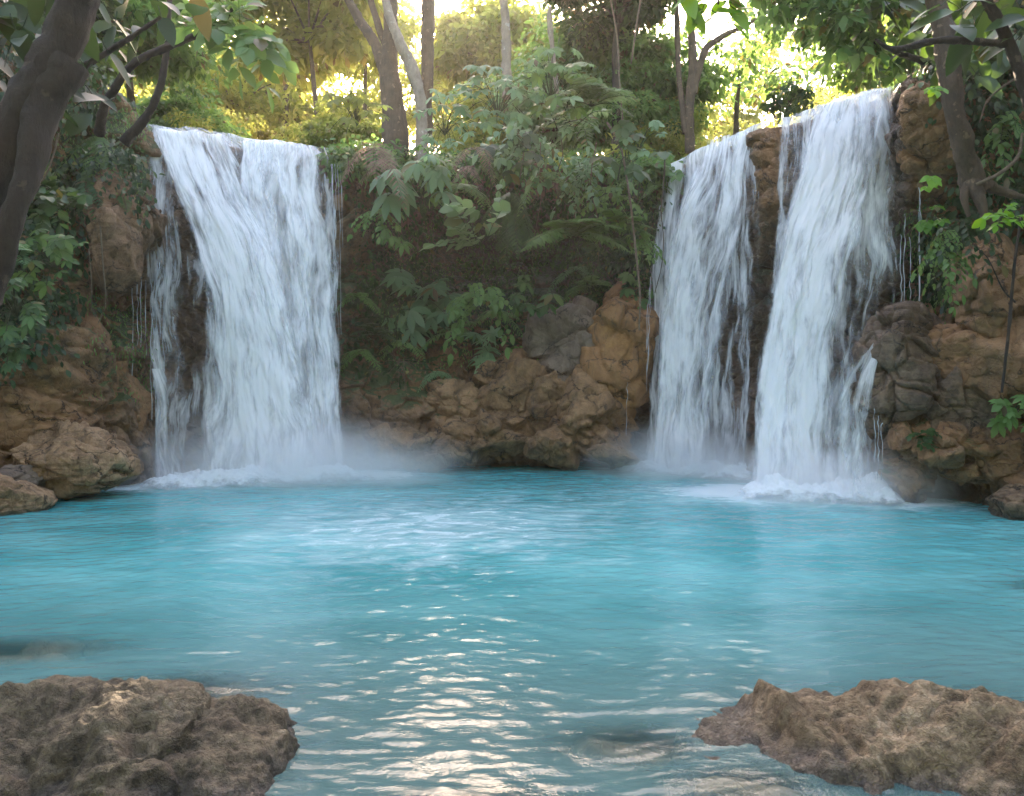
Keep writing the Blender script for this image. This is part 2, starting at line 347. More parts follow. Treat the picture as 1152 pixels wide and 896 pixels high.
def on(px, py, out=.05, r=7):
    m = np.where((np.abs(cpxf - px) < r) & (np.abs(cpyf - py) < r) & (CPf[:, 1] > 3))[0]
    if len(m) == 0: return W(px, py, 13)
    i = m[np.argmin(CPf[m, 1])]; p = CPf[i].copy(); v = nrm(np.array([0, 0, CAMZ]) - p); return p + v * out

# forest ground, far and rising
gx = np.linspace(-75, 75, 150); gy = np.linspace(17, 110, 100); X, Y = np.meshgrid(gx, gy, indexing='ij'); G = np.stack([X, Y, np.zeros_like(X)], -1)
dd = np.sqrt(X ** 2 * .8 + (Y - 14) ** 2)
G[..., 2] = 6.1 + .06 * np.maximum(0, dd - 6) + .5 * fbm(G.reshape(-1, 3) * .18, 4, 5).reshape(X.shape) - .25 + .16 * np.maximum(0, np.abs(X) - 9)
t = NT('forest_soil'); P_ = t.n('ShaderNodeNewGeometry').outputs['Position']
b = t.n('ShaderNodeBsdfPrincipled', i_Roughness=.9); t.l(t.ramp(t.noise(P_, 1.3, 8, .7), [(.3, (.03, .022, .012)), (.5, (.07, .05, .025)), (.7, (.04, .06, .015))]), b.inputs[0]); t.l(b.outputs[0], t.out.inputs[0]); M['soil'] = t.m
tag(mesh('forest_ground', G.reshape(-1, 3), gridfaces(150, 100), M['soil']), kind='structure')
# banks to the sides, beyond the cliff ring and behind the viewer
def ring(name, pts, z0, z1, w):
    pts = catmull(pts, 80); V = []
    for i, p in enumerate(pts):
        for j in range(14):
            f = j / 13; d = nrm(np.array([p[0], p[1]])); V.append([p[0] + d[0] * w * f, p[1] + d[1] * w * f, z0 + (z1 - z0) * f ** .7])
    V = np.array(V); V[:, 2] += .25 * fbm(V * .5, 4, 9)
    tag(mesh(name, V, gridfaces(80, 14), M['soil']), kind='structure')
ring('bank', [(14, 3), (15, -2), (10, -8), (0, -11), (-10, -8), (-15, -2), (-14, 3)], -.9, 10, 14)  # raised high out of view to cut off low sky light

gb = np.random.default_rng(8); nb = 14000; ab = gb.uniform(-np.pi - .35, .35, nb); rb = gb.uniform(14, 27, nb); cb = np.stack([rb * np.cos(ab), rb * np.sin(ab) * .85, 0 * rb], 1)
cb[:, 2] = np.clip((rb - 11) / 14, 0, 1) ** .7 * 10 + gb.uniform(0, 1, nb) ** 1.2 * 8; Lb = Leaves(); Lb.add(cb, gb.normal(size=(nb, 3)), np.array([0, 0, 1.]) + gb.normal(0, .5, (nb, 3)), gb.uniform(.5, 1.1, nb), .3, None, 'simple', .3); SKY_BLOCKER = Lb  # leaf ring added out of view to block low sky light
# pool bed
gx = np.linspace(-120, 120, 160); gy = np.linspace(-120, 130, 160); X, Y = np.meshgrid(gx, gy, indexing='ij')
BZ = np.full_like(X, -1.25)
gx = np.concatenate([np.linspace(-120, -14, 20), np.linspace(-13, 13, 200), np.linspace(14, 120, 20)]); gy = np.concatenate([np.linspace(-120, -2, 16), np.linspace(-1, 9, 120), np.linspace(10, 130, 20)]); X, Y = np.meshgrid(gx, gy, indexing='ij')
BZ = -1.25 + .82 * sstep(6.2, 3.4, Y + .12 * X * np.sign(-X)) ; BZ = BZ + .12 * fbm(np.stack([X, Y, X * 0], -1).reshape(-1, 3) * 1.6, 4, 12).reshape(X.shape) * (np.abs(X) < 13)
t = NT('pool_bed_mud'); P_ = t.n('ShaderNodeNewGeometry').outputs['Position']
b = t.n('ShaderNodeBsdfPrincipled', i_Roughness=.9); t.l(t.ramp(t.noise(P_, 1.1, 6, .6), [(.3, (.13, .10, .07)), (.7, (.30, .23, .16))]), b.inputs[0]); t.l(b.outputs[0], t.out.inputs[0]); M['bed'] = t.m
tag(mesh('pool_bed', np.stack([X, Y, BZ], -1).reshape(-1, 3), gridfaces(len(gx), len(gy)), M['bed']), kind='structure')

# ---------------------------------------------------------------- boulders
def boulder(name, label, c, r, seed, mat, sub=6, planes=16, soft=14, rot=0, tilt=0, blk=.10, bf=1.6, rough=.04, pits=0, ridge=0, attrs=None, group=None, dims=None, lay=0, top=None):
    me = bpy.data.meshes.new('t'); import bmesh
    bm = bmesh.new(); bmesh.ops.create_icosphere(bm, subdivisions=sub, radius=1); bm.to_mesh(me); bm.free()
    N = np.zeros(len(me.vertices) * 3); me.vertices.foreach_get('co', N); N = N.reshape(-1, 3)
    Fc = np.zeros(len(me.polygons) * 3, np.int32); me.polygons.foreach_get('vertices', Fc); Fc = Fc.reshape(-1, 3); bpy.data.meshes.remove(me)
    g = np.random.default_rng(seed); pn = nrm(g.normal(size=(planes, 3)) * np.array([1, 1, .9])); pd = g.uniform(.72, 1.05, planes)
    if top is not None: pn = np.vstack([pn[pn[:, 2] < .75], nrm(np.array(top[:3], float))]); pd = np.r_[g.uniform(.78, 1.05, len(pn) - 1), top[3]]; planes = len(pn)
    dots = np.maximum(N @ pn.T, .02) / pd[None]
    rad = 1 / (np.mean(dots ** soft, 1) * planes) ** (1 / soft) ; rad = np.minimum(rad, 1.25)
    V = N * rad[:, None] * np.array(r)
    ca, sa = math.cos(R(rot)), math.sin(R(rot)); ct, st = math.cos(R(tilt)), math.sin(R(tilt))
    A = np.array([[ca, -sa, 0], [sa, ca, 0], [0, 0, 1]]) @ np.array([[ct, 0, st], [0, 1, 0], [-st, 0, ct]])
    Nn = nrm(N / np.array(r)); s = float(np.mean(r)) * 2
    Q = V / s + seed
    d = blk * (rockdisp(Q * np.array([1, 1, 1.25]), bf, seed, .45, .16, .035) + .38 * rockdisp(Q * np.array([1, 1, 1.3]), bf * 2.4, seed + 2, .6, .2, .05)) + rough * fbm(Q * 4, 5, seed + 1) * 1.3
    if ridge: d = d - ridge * np.abs(fbm(Q * np.array([1.3, 1.3, 2.0]) * 1.5, 4, seed + 5)) * 2 + ridge * .4
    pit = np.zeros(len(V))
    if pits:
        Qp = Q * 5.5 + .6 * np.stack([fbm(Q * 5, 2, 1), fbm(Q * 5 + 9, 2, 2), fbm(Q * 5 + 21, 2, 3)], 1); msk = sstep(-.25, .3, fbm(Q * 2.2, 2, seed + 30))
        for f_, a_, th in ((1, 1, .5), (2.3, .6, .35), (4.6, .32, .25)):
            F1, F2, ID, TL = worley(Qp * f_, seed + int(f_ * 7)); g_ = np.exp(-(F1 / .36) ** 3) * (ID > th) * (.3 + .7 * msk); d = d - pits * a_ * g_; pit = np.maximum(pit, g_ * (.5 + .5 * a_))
        d = d + pits * .45 * fbm(Q * 30, 3, seed + 9)
    if lay: d = d + lay * (np.abs(((Q @ np.array([.15, .1, 1]) * 7 + fbm(Q * 2, 3, seed)) % 1) - .5) - .25)
    V = (V + Nn * (d * s)[:, None]) @ A.T
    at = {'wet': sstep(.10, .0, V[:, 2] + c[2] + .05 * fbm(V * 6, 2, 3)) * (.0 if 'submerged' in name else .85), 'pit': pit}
    for k_, v_ in (attrs or {}).items(): at[k_] = np.maximum(at.get(k_, 0), np.full(len(V), v_))
    o = mesh(name, V, Fc, mat, attrs=at); o.location = c
    return tag(o, label, 'boulder' if 'boulder' in name else 'rock', group)
def B(px, py, Y): return tuple(W(px, py, Y))
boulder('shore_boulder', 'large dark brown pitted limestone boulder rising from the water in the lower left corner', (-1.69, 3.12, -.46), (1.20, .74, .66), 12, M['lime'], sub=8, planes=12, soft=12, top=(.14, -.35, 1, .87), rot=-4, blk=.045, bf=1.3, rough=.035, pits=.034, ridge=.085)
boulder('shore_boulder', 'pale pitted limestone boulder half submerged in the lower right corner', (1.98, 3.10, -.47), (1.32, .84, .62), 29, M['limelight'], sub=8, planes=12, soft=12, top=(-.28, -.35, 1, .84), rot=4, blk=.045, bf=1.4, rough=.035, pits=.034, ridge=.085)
boulder('bank_boulder', 'tilted brown slab boulder overhanging the water in front of the left cliff', B(74, 522, 10.6), (.74, .55, .44), 5, M['bankrock'], planes=12, soft=30, tilt=16, rot=10, blk=.13, lay=.02)
boulder('bank_boulder', 'rounded tan boulder wedged behind the tilted slab at the left edge', B(18, 505, 10.9), (.62, .5, .50), 8, M['bankrock'], planes=14, tilt=8, attrs={'ochre': .25})
boulder('bank_boulder', 'low layered brown boulder at the waterline in front of the tilted slab', B(5, 560, 9.7), (.78, .5, .26), 15, M['bankrock'], planes=12, tilt=10, blk=.08, lay=.05)
boulder('bank_boulder', 'small grey stone tucked into the gap of the left bank boulders', B(28, 540, 10.1), (.3, .3, .2), 19, M['grey'], sub=5)
boulder('cliff_boulder', 'large dark wet boulder splashed by the side stream of the right waterfall', B(1028, 424, 10.45), (.64, .6, .90), 33, M['slab'], planes=11, soft=24, rot=15, blk=.17, bf=1.5, sub=7, attrs={'wet': .42})
boulder('cliff_boulder', 'tall tan rock block set high in the right bank behind a thin stem', B(1122, 328, 9.8), (.50, .5, .60), 41, M['tan'], planes=10, soft=30, rot=20, blk=.09, bf=1.1, attrs={'ochre': .35})
boulder('cliff_boulder', 'broad tan rock slab below the tall block on the right bank', B(1112, 408, 9.9), (.78, .6, .50), 47, M['tan'], planes=10, soft=30, tilt=14, blk=.10, bf=1.3, attrs={'ochre': .45})
boulder('cliff_boulder', 'brown boulder between the dark wet boulder and the right edge shrub', B(1082, 455, 10.05), (.52, .5, .46), 52, M['slab'], planes=10, soft=26, blk=.14, attrs={'wet': .3})
boulder('cliff_boulder', 'yellowish brown ledge rock over the small cave on the right bank', B(1090, 500, 9.95), (.86, .5, .26), 57, M['tan'], planes=14, soft=14, tilt=4, blk=.16, bf=2.2, attrs={'ochre': .5, 'moss': .25})
boulder('cliff_boulder', 'mossy brown rock left of the small cave at the right waterline', B(1020, 527, 10.25), (.34, .35, .42), 61, M['tan'], planes=13, blk=.14, attrs={'ochre': .5, 'moss': .3})
boulder('cliff_boulder', 'brown rock right of the small cave at the right waterline', B(1135, 528, 9.7), (.34, .35, .34), 64, M['tan'], planes=12, blk=.12, attrs={'ochre': .45})
boulder('bank_boulder', 'small pale boulder at the waterline against the right edge', B(1146, 565, 9.1), (.36, .32, .22), 68, M['slab'], planes=12, tilt=-12, blk=.09)
boulder('cliff_boulder', 'cracked grey rock block beside the ochre rock column', B(640, 388, 14.72), (.60, .6, .74), 71, M['grey'], planes=10, soft=26, blk=.20, bf=1.5)
boulder('rock_column', 'tall ochre rock column between the green ledge and the right waterfalls', B(692, 394, 14.75), (.72, .75, 1.5), 77, M['orange'], planes=10, soft=26, tilt=8, blk=.12, bf=1.2, attrs={'ochre': .7})
boulder('cliff_boulder', 'tan boulder below the grey block at the foot of the back cliff', B(584, 452, 14.62), (.86, .7, .74), 79, M['cliff'], planes=10, soft=26, blk=.20, bf=1.4, attrs={'ochre': .15})
boulder('cliff_boulder', 'brown leaning boulder at the mouth of the dark cave in the back cliff', B(652, 480, 14.4), (.86, .7, .72), 83, M['cliff'], planes=10, soft=26, tilt=20, blk=.2, bf=1.4, attrs={'ochre': .25})
boulder('cliff_boulder', 'small flat tan rock at the waterline below the leaning boulder', B(690, 512, 13.4), (.50, .4, .16), 87, M['tan'], planes=12, tilt=12)
boulder('cliff_boulder', 'rounded brown rock at the waterline left of the tan boulder', B(540, 496, 14.3), (.72, .6, .46), 91, M['cliff'], planes=10, soft=26, blk=.2)
boulder('cliff_boulder', 'small grey brown rock at the waterline midway along the back cliff', B(495, 508, 13.95), (.5, .45, .28), 94, M['cliff'], planes=14)
boulder('cliff_boulder', 'low brown rock at the waterline right of the left waterfall mist', B(448, 505, 13.75), (.66, .5, .36), 97, M['cliff'], planes=14, blk=.14)
boulder('hanging_rock', 'tan rock lip hanging beside the crest of the left waterfall', B(128, 258, 11.6), (.44, .55, .80), 101, M['slab'], planes=11, soft=12, blk=.10, bf=1.1, rough=.06, attrs={'ochre': .35, 'moss': .2})
for i, (px, py, Y, r, lb) in enumerate([(612, 500, 13.7, (.34, .3, .22), 'small angular brown rock wedged beneath the tan boulder'), (565, 415, 14.9, (.5, .4, .3), 'brown rock half buried in the leaves above the tan boulder'), (620, 440, 14.3, (.34, .35, .26), 'dark angular rock between the grey block and the leaning boulder'), (510, 455, 14.5, (.5, .4, .34), 'flat fronted brown rock under the blue green rosette'), (50, 405, 11.2, (.9, .6, .8), 'large orange brown rock face in the left cliff below the dark shrubs'), (100, 445, 11.95, (.75, .6, .85), 'tall brown cracked rock face in the left cliff beside the waterfall'), (1040, 510, 10.15, (.4, .35, .2), 'flat brown rock under the dark wet boulder'), (1100, 528, 10.0, (.45, .35, .16), 'thin rock slab roofing the small cave on the right'), (1045, 150, 10.7, (.42, .4, .7), 'rough brown rock right beside the crest of the tall right waterfall')]):
    boulder('cliff_boulder', lb, B(px, py, Y), r, 200 + i * 3, M['cliff' if i in (0, 1, 2, 3, 6, 7, 8) else 'tan'], planes=10, soft=26, blk=.10 if i in (4, 5) else .18, bf=1.2 if i in (4, 5) else 1.5, tilt=(i * 37) % 30 - 15, attrs={'ochre': .6 if i in (4, 5) else .15, 'moss': .25 if i in (1, 3, 9) else 0})
# stones under the shallow water
SUB = [(-3.0, 4.55, .75, .26, 'brown flat stone under the shallow water above the left boulder'), (-4.3, 4.4, .8, .3, 'wide brown stone under the water at the left edge'), (.55, 3.35, .42, .22, 'small brown stone just under the water left of the pale boulder'),
       (.92, 3.0, .42, .2, 'brown stone under the water touching the pale boulder'), (4.35, 6.0, .55, .3, 'brown stone under the water near the right edge'), (-1.8, 3.9, .8, .3, 'dark stone under the water behind the left boulder'), (-.1, 2.75, .6, .25, 'brown stone under the water at the bottom edge')]
for i, (x, y, rx, ry, lb) in enumerate(SUB):
    boulder('submerged_stone', lb, (x, y, -.18), (rx * 1.15, ry * 1.15, .125), 120 + i, M['stone'], sub=5)

# ---------------------------------------------------------------- water
ys = np.concatenate([np.linspace(-9, .9, 40), np.geomspace(1.0, 17.5, 900)]); xs_ = np.linspace(-1, 1, 620)
Yg, Xg = np.meshgrid(ys, xs_); Xg = Xg * (np.interp(Yg, [-9, 1, 6, 17], [14, 8, 9, 11])); Xg = np.where(Yg < 0, Xg, Xg)
Pw = np.stack([Xg, Yg, np.zeros_like(Xg)], -1).reshape(-1, 3)
def waves(P):
    q = P * np.array([1.0, 2.1, 0]); w = np.stack([vnoise(P * .7, 3), vnoise(P * .7 + 5, 4), P[:, 2] * 0], 1) * .4
    h = .0045 * vnoise((q + w) * 1.3, 1) + .0032 * vnoise((q + w) * 3.1 + 3, 2) + .0042 * vnoise((q + w) * 6.5 + 7, 5) + .0026 * vnoise((q + w) * 13, 6)
    return h
def dfall(P, segs):
    d = np.full(len(P), 99.)
    for a, b_ in segs:
        a = np.array(a); b_ = np.array(b_); ab = b_ - a; tt = np.clip(((P[:, :2] - a) @ ab) / (ab @ ab), 0, 1); d = np.minimum(d, np.linalg.norm(P[:, :2] - a - tt[:, None] * ab, axis=1))
    return d
SEG = [((-5.7, 12.0), (-2.5, 13.2)), ((2.5, 14.1), (4.15, 13.4)), ((3.6, 11.0), (5.3, 10.4))]
df = dfall(Pw, SEG)
h = waves(Pw) * (1 + 1.2 * np.exp(-df / 1.5)); Pw[:, 2] = h + .03 * np.exp(-(df / .7) ** 2) * (1 + fbm(Pw * 3, 3, 8))
ccl = np.zeros(len(Pw))
for (x, y, rx, ry, lb) in SUB: ccl = np.maximum(ccl, np.exp(-(((Pw[:, 0] - x) / (rx * .75)) ** 2 + ((Pw[:, 1] - y) / (ry * .85)) ** 2) ** 1.0))
for (x, y, rx, ry) in [(-1.93, 3.22, 1.15, .8), (1.9, 3.3, 1.2, .8)]: ccl = np.maximum(ccl, .45 * np.exp(-(((Pw[:, 0] - x) / rx) ** 2 + ((Pw[:, 1] - y) / ry) ** 2) ** 2))
clar = np.clip(ccl, 0, .8) * (.8 + .2 * fbm(Pw * 2, 2, 3))
foamz = np.exp(-(df / .85) ** 2) * 1.15 + .34 * np.exp(-(((Pw[:, 0] - .1) / 4.4) ** 2 + ((Pw[:, 1] - 9.6) / 3.0) ** 2)) + .38 * np.exp(-(((Pw[:, 0] + 1.2) / 2.0) ** 2 + ((Pw[:, 1] - 8) / 2.2) ** 2)) + .42 * np.exp(-(((Pw[:, 0] - 3.2) / 1.6) ** 2 + ((Pw[:, 1] - 11.4) / .9) ** 2))
shal = sstep(7.5, 3.0, Pw[:, 1] + .35 * fbm(Pw * .8, 3, 6)) * .95
t = NT('milky_turquoise_water'); P_ = t.n('ShaderNodeNewGeometry').outputs['Position']
wv = t.n('ShaderNodeTexNoise', i_Scale=.5, i_Detail=3.0); t.l(P_, wv.inputs[0])
ad = t.n('ShaderNodeVectorMath', operation='MULTIPLY_ADD'); t.l(wv.outputs['Color'], ad.inputs[0]); ad.inputs[1].default_value = (1.6, 1.2, 0); t.l(P_, ad.inputs[2])
n1 = t.noise(t.mapping(ad.outputs[0], (.45, .8, 1)), 1.0, 5, .6); n2 = t.noise(t.mapping(ad.outputs[0], (1.1, 2.6, 1)), 2.2, 6, .7, .5)
c = t.mix(t.ss(n1, .35, .65), (.05, .29, .305), (.135, .42, .43))
c = t.mix(t.attr('shallow'), c, (.08, .135, .13))
ff = t.math('ADD', t.attr('foam'), t.math('MULTIPLY', t.math('SUBTRACT', n2, .5), 1.5)); ff = t.math('MULTIPLY', t.ss(ff, .18, 1.15), t.ss(t.attr('foam'), .03, .25))
c = t.mix(t.math('MULTIPLY', ff, .85), c, (.80, .86, .88))
b = t.n('ShaderNodeBsdfPrincipled', i_IOR=1.33); t.l(c, b.inputs['Base Color'])
t.l(t.math('MULTIPLY_ADD', ff, .4, .06), b.inputs['Roughness'])
hh = t.noise(t.mapping(P_, (1, 1.8, 1)), 11, 4, .6); bp = t.n('ShaderNodeBump', i_Strength=.45, i_Distance=.012); t.l(hh, bp.inputs['Height']); t.l(bp.outputs[0], b.inputs['Normal'])
fr = t.n('ShaderNodeFresnel', i_IOR=1.33); t.l(bp.outputs[0], fr.inputs['Normal'])
gl = t.n('ShaderNodeBsdfGlossy', i_Roughness=.05); t.l(bp.outputs[0], gl.inputs['Normal']); tp = t.n('ShaderNodeBsdfTransparent', i_Color=(.88, .93, .9, 1))
m1 = t.n('ShaderNodeMixShader'); t.l(fr.outputs[0], m1.inputs[0]); t.l(tp.outputs[0], m1.inputs[1]); t.l(gl.outputs[0], m1.inputs[2])
m2 = t.n('ShaderNodeMixShader'); t.l(t.math('MULTIPLY', t.attr('clarity'), t.math('SUBTRACT', 1.0, ff)), m2.inputs[0]); t.l(b.outputs[0], m2.inputs[1]); t.l(m1.outputs[0], m2.inputs[2])
t.l(m2.outputs[0], t.out.inputs[0]); M['water'] = t.m
tag(mesh('pool_water', Pw, gridfaces(len(xs_), len(ys)), M['water'], attrs={'clarity': clar, 'foam': foamz, 'shallow': shal}), kind='structure')

# ---------------------------------------------------------------- waterfalls
def fall_mat():
    t = NT('falling_water'); uv = t.n('ShaderNodeUVMap', uv_map='UVMap').outputs[0]
    w = t.n('ShaderNodeTexNoise', i_Scale=1.0, i_Detail=2.0); t.l(t.mapping(uv, (1.8, .75, 1)), w.inputs[0])
    ad = t.n('ShaderNodeVectorMath', operation='MULTIPLY_ADD'); t.l(w.outputs['Color'], ad.inputs[0]); ad.inputs[1].default_value = (.42, .3, 0); t.l(uv, ad.inputs[2]); U = ad.outputs[0]
    a = t.noise(t.mapping(U, (3.0, .5, 1)), 1, 3, .55); b1 = t.noise(t.mapping(U, (10, 1.05, 1)), 1, 4, .62); c1 = t.noise(t.mapping(U, (30, 1.9, 1)), 1, 3, .6); d1 = t.noise(t.mapping(U, (4.5, 1.3, 1)), 1, 6, .72)
    f = t.math('MULTIPLY_ADD', b1, .9, t.math('MULTIPLY', a, .8)); f = t.math('MULTIPLY_ADD', c1, .20, f); f = t.math('MULTIPLY_ADD', d1, .61, f)   # mean ~1.27
    dn = t.attr('dens')
    al = t.math('ADD', t.math('MULTIPLY', t.math('SUBTRACT', f, 1.275), 2.2), t.math('MULTIPLY_ADD', dn, 1.12, -.44)); al = t.ss(al, -.36, .80)
    al = t.math('MULTIPLY', al, t.ss(dn, 0.0, .12))
    b = t.n('ShaderNodeBsdfPrincipled', i_Roughness=.35, i_IOR=1.33)
    t.l(t.mix(al, (.84, .86, .92), (.97, .965, .975)), b.inputs['Base Color']); b.inputs['Specular IOR Level'].default_value = .3
    tl = t.n('ShaderNodeBsdfTranslucent', i_Color=(.9, .93, .96, 1)); mx = t.n('ShaderNodeMixShader', i_0=.35); t.l(b.outputs[0], mx.inputs[1]); t.l(tl.outputs[0], mx.inputs[2])
    bp = t.n('ShaderNodeBump', i_Strength=.2, i_Distance=.05); t.l(f, bp.inputs['Height']); t.l(bp.outputs[0], b.inputs['Normal'])
    tr = t.n('ShaderNodeBsdfTransparent'); m2 = t.n('ShaderNodeMixShader'); t.l(t.math('MULTIPLY', al, .96), m2.inputs[0]); t.l(tr.outputs[0], m2.inputs[1]); t.l(mx.outputs[0], m2.inputs[2])
    t.l(m2.outputs[0], t.out.inputs[0]); return t.m
M['fall'] = fall_mat()
def sheet(name, rows, dens, seed, parent, nu=220, nv=420, amp=.09, upstream=0, edge=.12, clump=.0):
    """rows: (pyL,pxL,YL, pyR,pxR,YR); dens: list of (s, v, value) -> separable grids  dens=(S, Vp, table)"""
    Lp = np.array([W(r[1], r[0], r[2]) for r in rows]); Rp = np.array([W(r[4], r[3], r[5]) for r in rows])
    if upstream:
        d = np.array([0, upstream, .03]); Lp = np.vstack([Lp[0] + d, Lp]); Rp = np.vstack([Rp[0] + d, Rp])
    n = len(Lp); Lc = catmull(Lp, nv); Rc = catmull(Rp, nv)
    s = np.linspace(0, 1, nu)[:, None, None]; V = Lc[None] * (1 - s) + Rc[None] * s
    wd = np.linalg.norm(Rp - Lp, axis=1).mean(); ln = np.r_[0, np.cumsum(np.linalg.norm(np.diff((Lc + Rc) / 2, axis=0), axis=1))]
    U = np.broadcast_to(s[..., 0] * wd, (nu, nv)); VV = np.broadcast_to(ln[None], (nu, nv))
    amp *= .7
    q = np.stack([U.ravel(), VV.ravel(), np.full(U.size, seed * 3.7)], 1)
    qw = q.copy(); qw[:, 0] += .15 * vnoise(q * np.array([1.5, .5, 1]), seed)
    dz = amp * (fbm(qw * np.array([2.6, .7, 1]), 3, seed) * 1.3 + .5 * fbm(qw * np.array([8, 1.6, 1]), 3, seed + 1) + .15 * fbm(qw * np.array([22, 3.5, 1]), 2, seed + 2))
    fallw = sstep(0, .15, VV / ln[-1]).ravel() * .85 + .15
    view = np.array([-.0, -1, .25]); V = V.reshape(-1, 3) + view[None] * (dz * fallw)[:, None]
    lipn = fbm(np.stack([U.ravel() * 1.7, V[:, 0] * 0, np.full(U.size, 3.3)], 1), 3, 5) * .11 + 0
    if upstream: V[:, 2] += lipn * sstep(.35, .03, (VV / ln[-1]).ravel())
    S_, V_, Tb = dens; Tb = np.array(Tb, float)
    sv = np.linspace(0, 1, nu); vv = np.linspace(0, 1, nv)
    A = np.array([np.interp(sv, S_, row) for row in Tb]); D = np.array([np.interp(vv, V_, A[:, i]) for i in range(nu)])
    e = np.minimum(sv, 1 - sv)[:, None] + .05 * fbm(np.stack([np.zeros(nv), ln * .6, np.full(nv, seed)], 1), 3, seed)[None]
    D = D * sstep(0, edge, e)
    o = mesh(name, V, gridfaces(nu, nv), M['fall'], parent, attrs={'dens': D.ravel()}, uv=np.stack([U.ravel() + seed * 7.31, VV.ravel() + seed * 3.1], 1))
    return o
def strands(name, pts, parent, rad=.0042):
    for (px, py, Y, py2, Y2, dx) in pts:
        n = 12; tt = np.linspace(0, 1, n)
        P = np.array([W(px + dx * q + random.uniform(-1.1, 1.1), py + (py2 - py) * q ** 1.3, Y + (Y2 - Y) * q) for q in tt])
        tb = Tubes(); tb.add(P, [rad * random.uniform(.3, 1.3) for _ in tt], k=5); tb.build('drip', M['drip'], parent)
t = NT('dripping_water'); b = t.n('ShaderNodeBsdfPrincipled', i_Roughness=.3); b.inputs['Base Color'].default_value = (.75, .8, .86, 1); b.inputs['Alpha'].default_value = .55; t.l(b.outputs[0], t.out.inputs[0]); M['drip'] = t.m

f1 = empty('waterfall', (-4.6, 12.4, 0), 'broad white waterfall with two merging streams pouring into the left of the pool', 'waterfall')
f2 = empty('waterfall', (3.2, 13.8, 0), 'narrower farther waterfall left of the bare rock rib on the right side', 'waterfall')
f3 = empty('waterfall', (4.6, 10.9, 0), 'tallest nearest waterfall right of the bare rock rib, beside the dark wet boulder', 'waterfall')
def local(par):
    for ch in par.children:
        ch.matrix_parent_inverse = par.matrix_world.inverted()
# left fall
sheet('back_sheet', [(139, 161, 12.95, 170, 374, 14.35), (150, 160, 12.7, 182, 376, 14.15), (215, 161, 12.5, 230, 379, 13.95), (300, 163, 12.35, 310, 382, 13.75), (420, 166, 12.2, 420, 386, 13.5), (556, 168, 12.05, 540, 392, 13.3)],
      ([0, .06, .2, .35, .5, .62, .8, .92, 1], [0, .08, .15, .3, .5, .75, 1], [[.5, .7, .6, .7, .8, .7, .9, .6, .3], [.4, .7, .5, .6, .4, .8, .9, .5, .3], [.5, .85, .45, .55, .7, .9, .8, .45, .5], [.35, .7, .3, .35, .8, .9, .7, .4, .5], [.3, .66, .24, .3, .8, .9, .75, .45, .45], [.28, .6, .2, .35, .85, .85, .75, .5, .4], [.4, .65, .45, .75, 1, 1, .85, .65, .45]]), 1, f1, upstream=1.3, edge=.03)
sheet('diagonal_stream', [(143, 172, 12.85, 158, 265, 13.45), (158, 172, 12.6, 178, 270, 13.2), (200, 182, 12.4, 225, 288, 12.95), (260, 205, 12.25, 280, 318, 12.75), (340, 222, 12.1, 360, 340, 12.6), (440, 224, 12.0, 450, 358, 12.4), (554, 216, 11.9, 550, 372, 12.2)],
      ([0, .15, .4, .7, 1], [0, .1, .2, .4, .7, 1], [[.3, .5, .6, .6, .3], [.3, .6, .75, .7, .4], [.45, .9, .9, .75, .4], [.45, .95, 1.05, .9, .5], [.35, .75, 1.1, .95, .5], [.45, .9, 1.15, 1.05, .6]]), 2, f1, upstream=1.2, amp=.12, edge=.16)
sheet('right_stream', [(155, 262, 13.45, 171, 366, 14.2), (172, 262, 13.2, 184, 368, 14.0), (220, 264, 12.95, 235, 372, 13.7), (300, 276, 12.75, 310, 378, 13.4), (420, 294, 12.55, 420, 384, 13.1), (550, 305, 12.3, 543, 388, 12.9)],
      ([0, .15, .4, .7, .85, 1], [0, .12, .3, .5, .8, 1], [[.3, .7, .8, .7, .5, .2], [.5, .9, .8, .6, .5, .2], [.5, .9, .6, .8, .8, .3], [.6, .8, .55, .9, .75, .3], [.5, .7, .5, .85, .7, .4], [.6, .9, .8, .9, .8, .4]]), 3, f1, upstream=1.2, amp=.11, edge=.1)
sheet('left_thread', [(415, 168, 12.0, 415, 186, 12.0), (440, 172, 11.95, 430, 192, 11.95), (480, 176, 11.9, 480, 196, 11.9), (552, 172, 11.9, 552, 206, 11.9)],
      ([0, .5, 1], [0, .3, 1], [[.5, .8, .4], [.6, .8, .5], [.3, .5, .3]]), 9, f1, nu=60, nv=160, edge=.25, amp=.03)
strands('drips', [(150 + i * 5 + random.uniform(-1, 1), 300 + random.uniform(-8, 20), 12.0, random.uniform(380, 540), 12.0, random.uniform(-1, 1)) for i in range(8)] + [(374 + random.uniform(-4, 8), 185, 14.0, random.uniform(260, 420), 13.7, random.uniform(2, 9)) for i in range(7)], f1)
def foam(a, b_, wd, hgt, parent, seed):
    a = np.array([*a, 0.]); b_ = np.array([*b_, 0.]); nu, nv = 260, 120; u = np.linspace(-.12, 1.12, nu); v = np.linspace(-1, 1, nv); Ug, Vg = np.meshgrid(u, v, indexing='ij')
    ax = b_ - a; pr = np.array([ax[1], -ax[0], 0]) / np.linalg.norm(ax); ln = np.linalg.norm(ax)
    P = a + Ug[..., None] * ax + Vg[..., None] * pr * wd; Pf = P.reshape(-1, 3)
    e = (sstep(-.12, .12, Ug) * sstep(1.12, .88, Ug) * np.clip(1 - Vg ** 2, 0, 1)).ravel()
    n_ = fbm(Pf * 2.2 + seed, 4, seed); n3 = np.abs(fbm(Pf * 7, 4, seed + 2))
    Pf[:, 2] = .012 + e ** 1.3 * hgt * np.clip(.55 + .8 * n_ + .35 * n3, .02, 2)
    mesh('foam', Pf, gridfaces(nu, nv), M['foam'], parent, attrs={'dens': e})
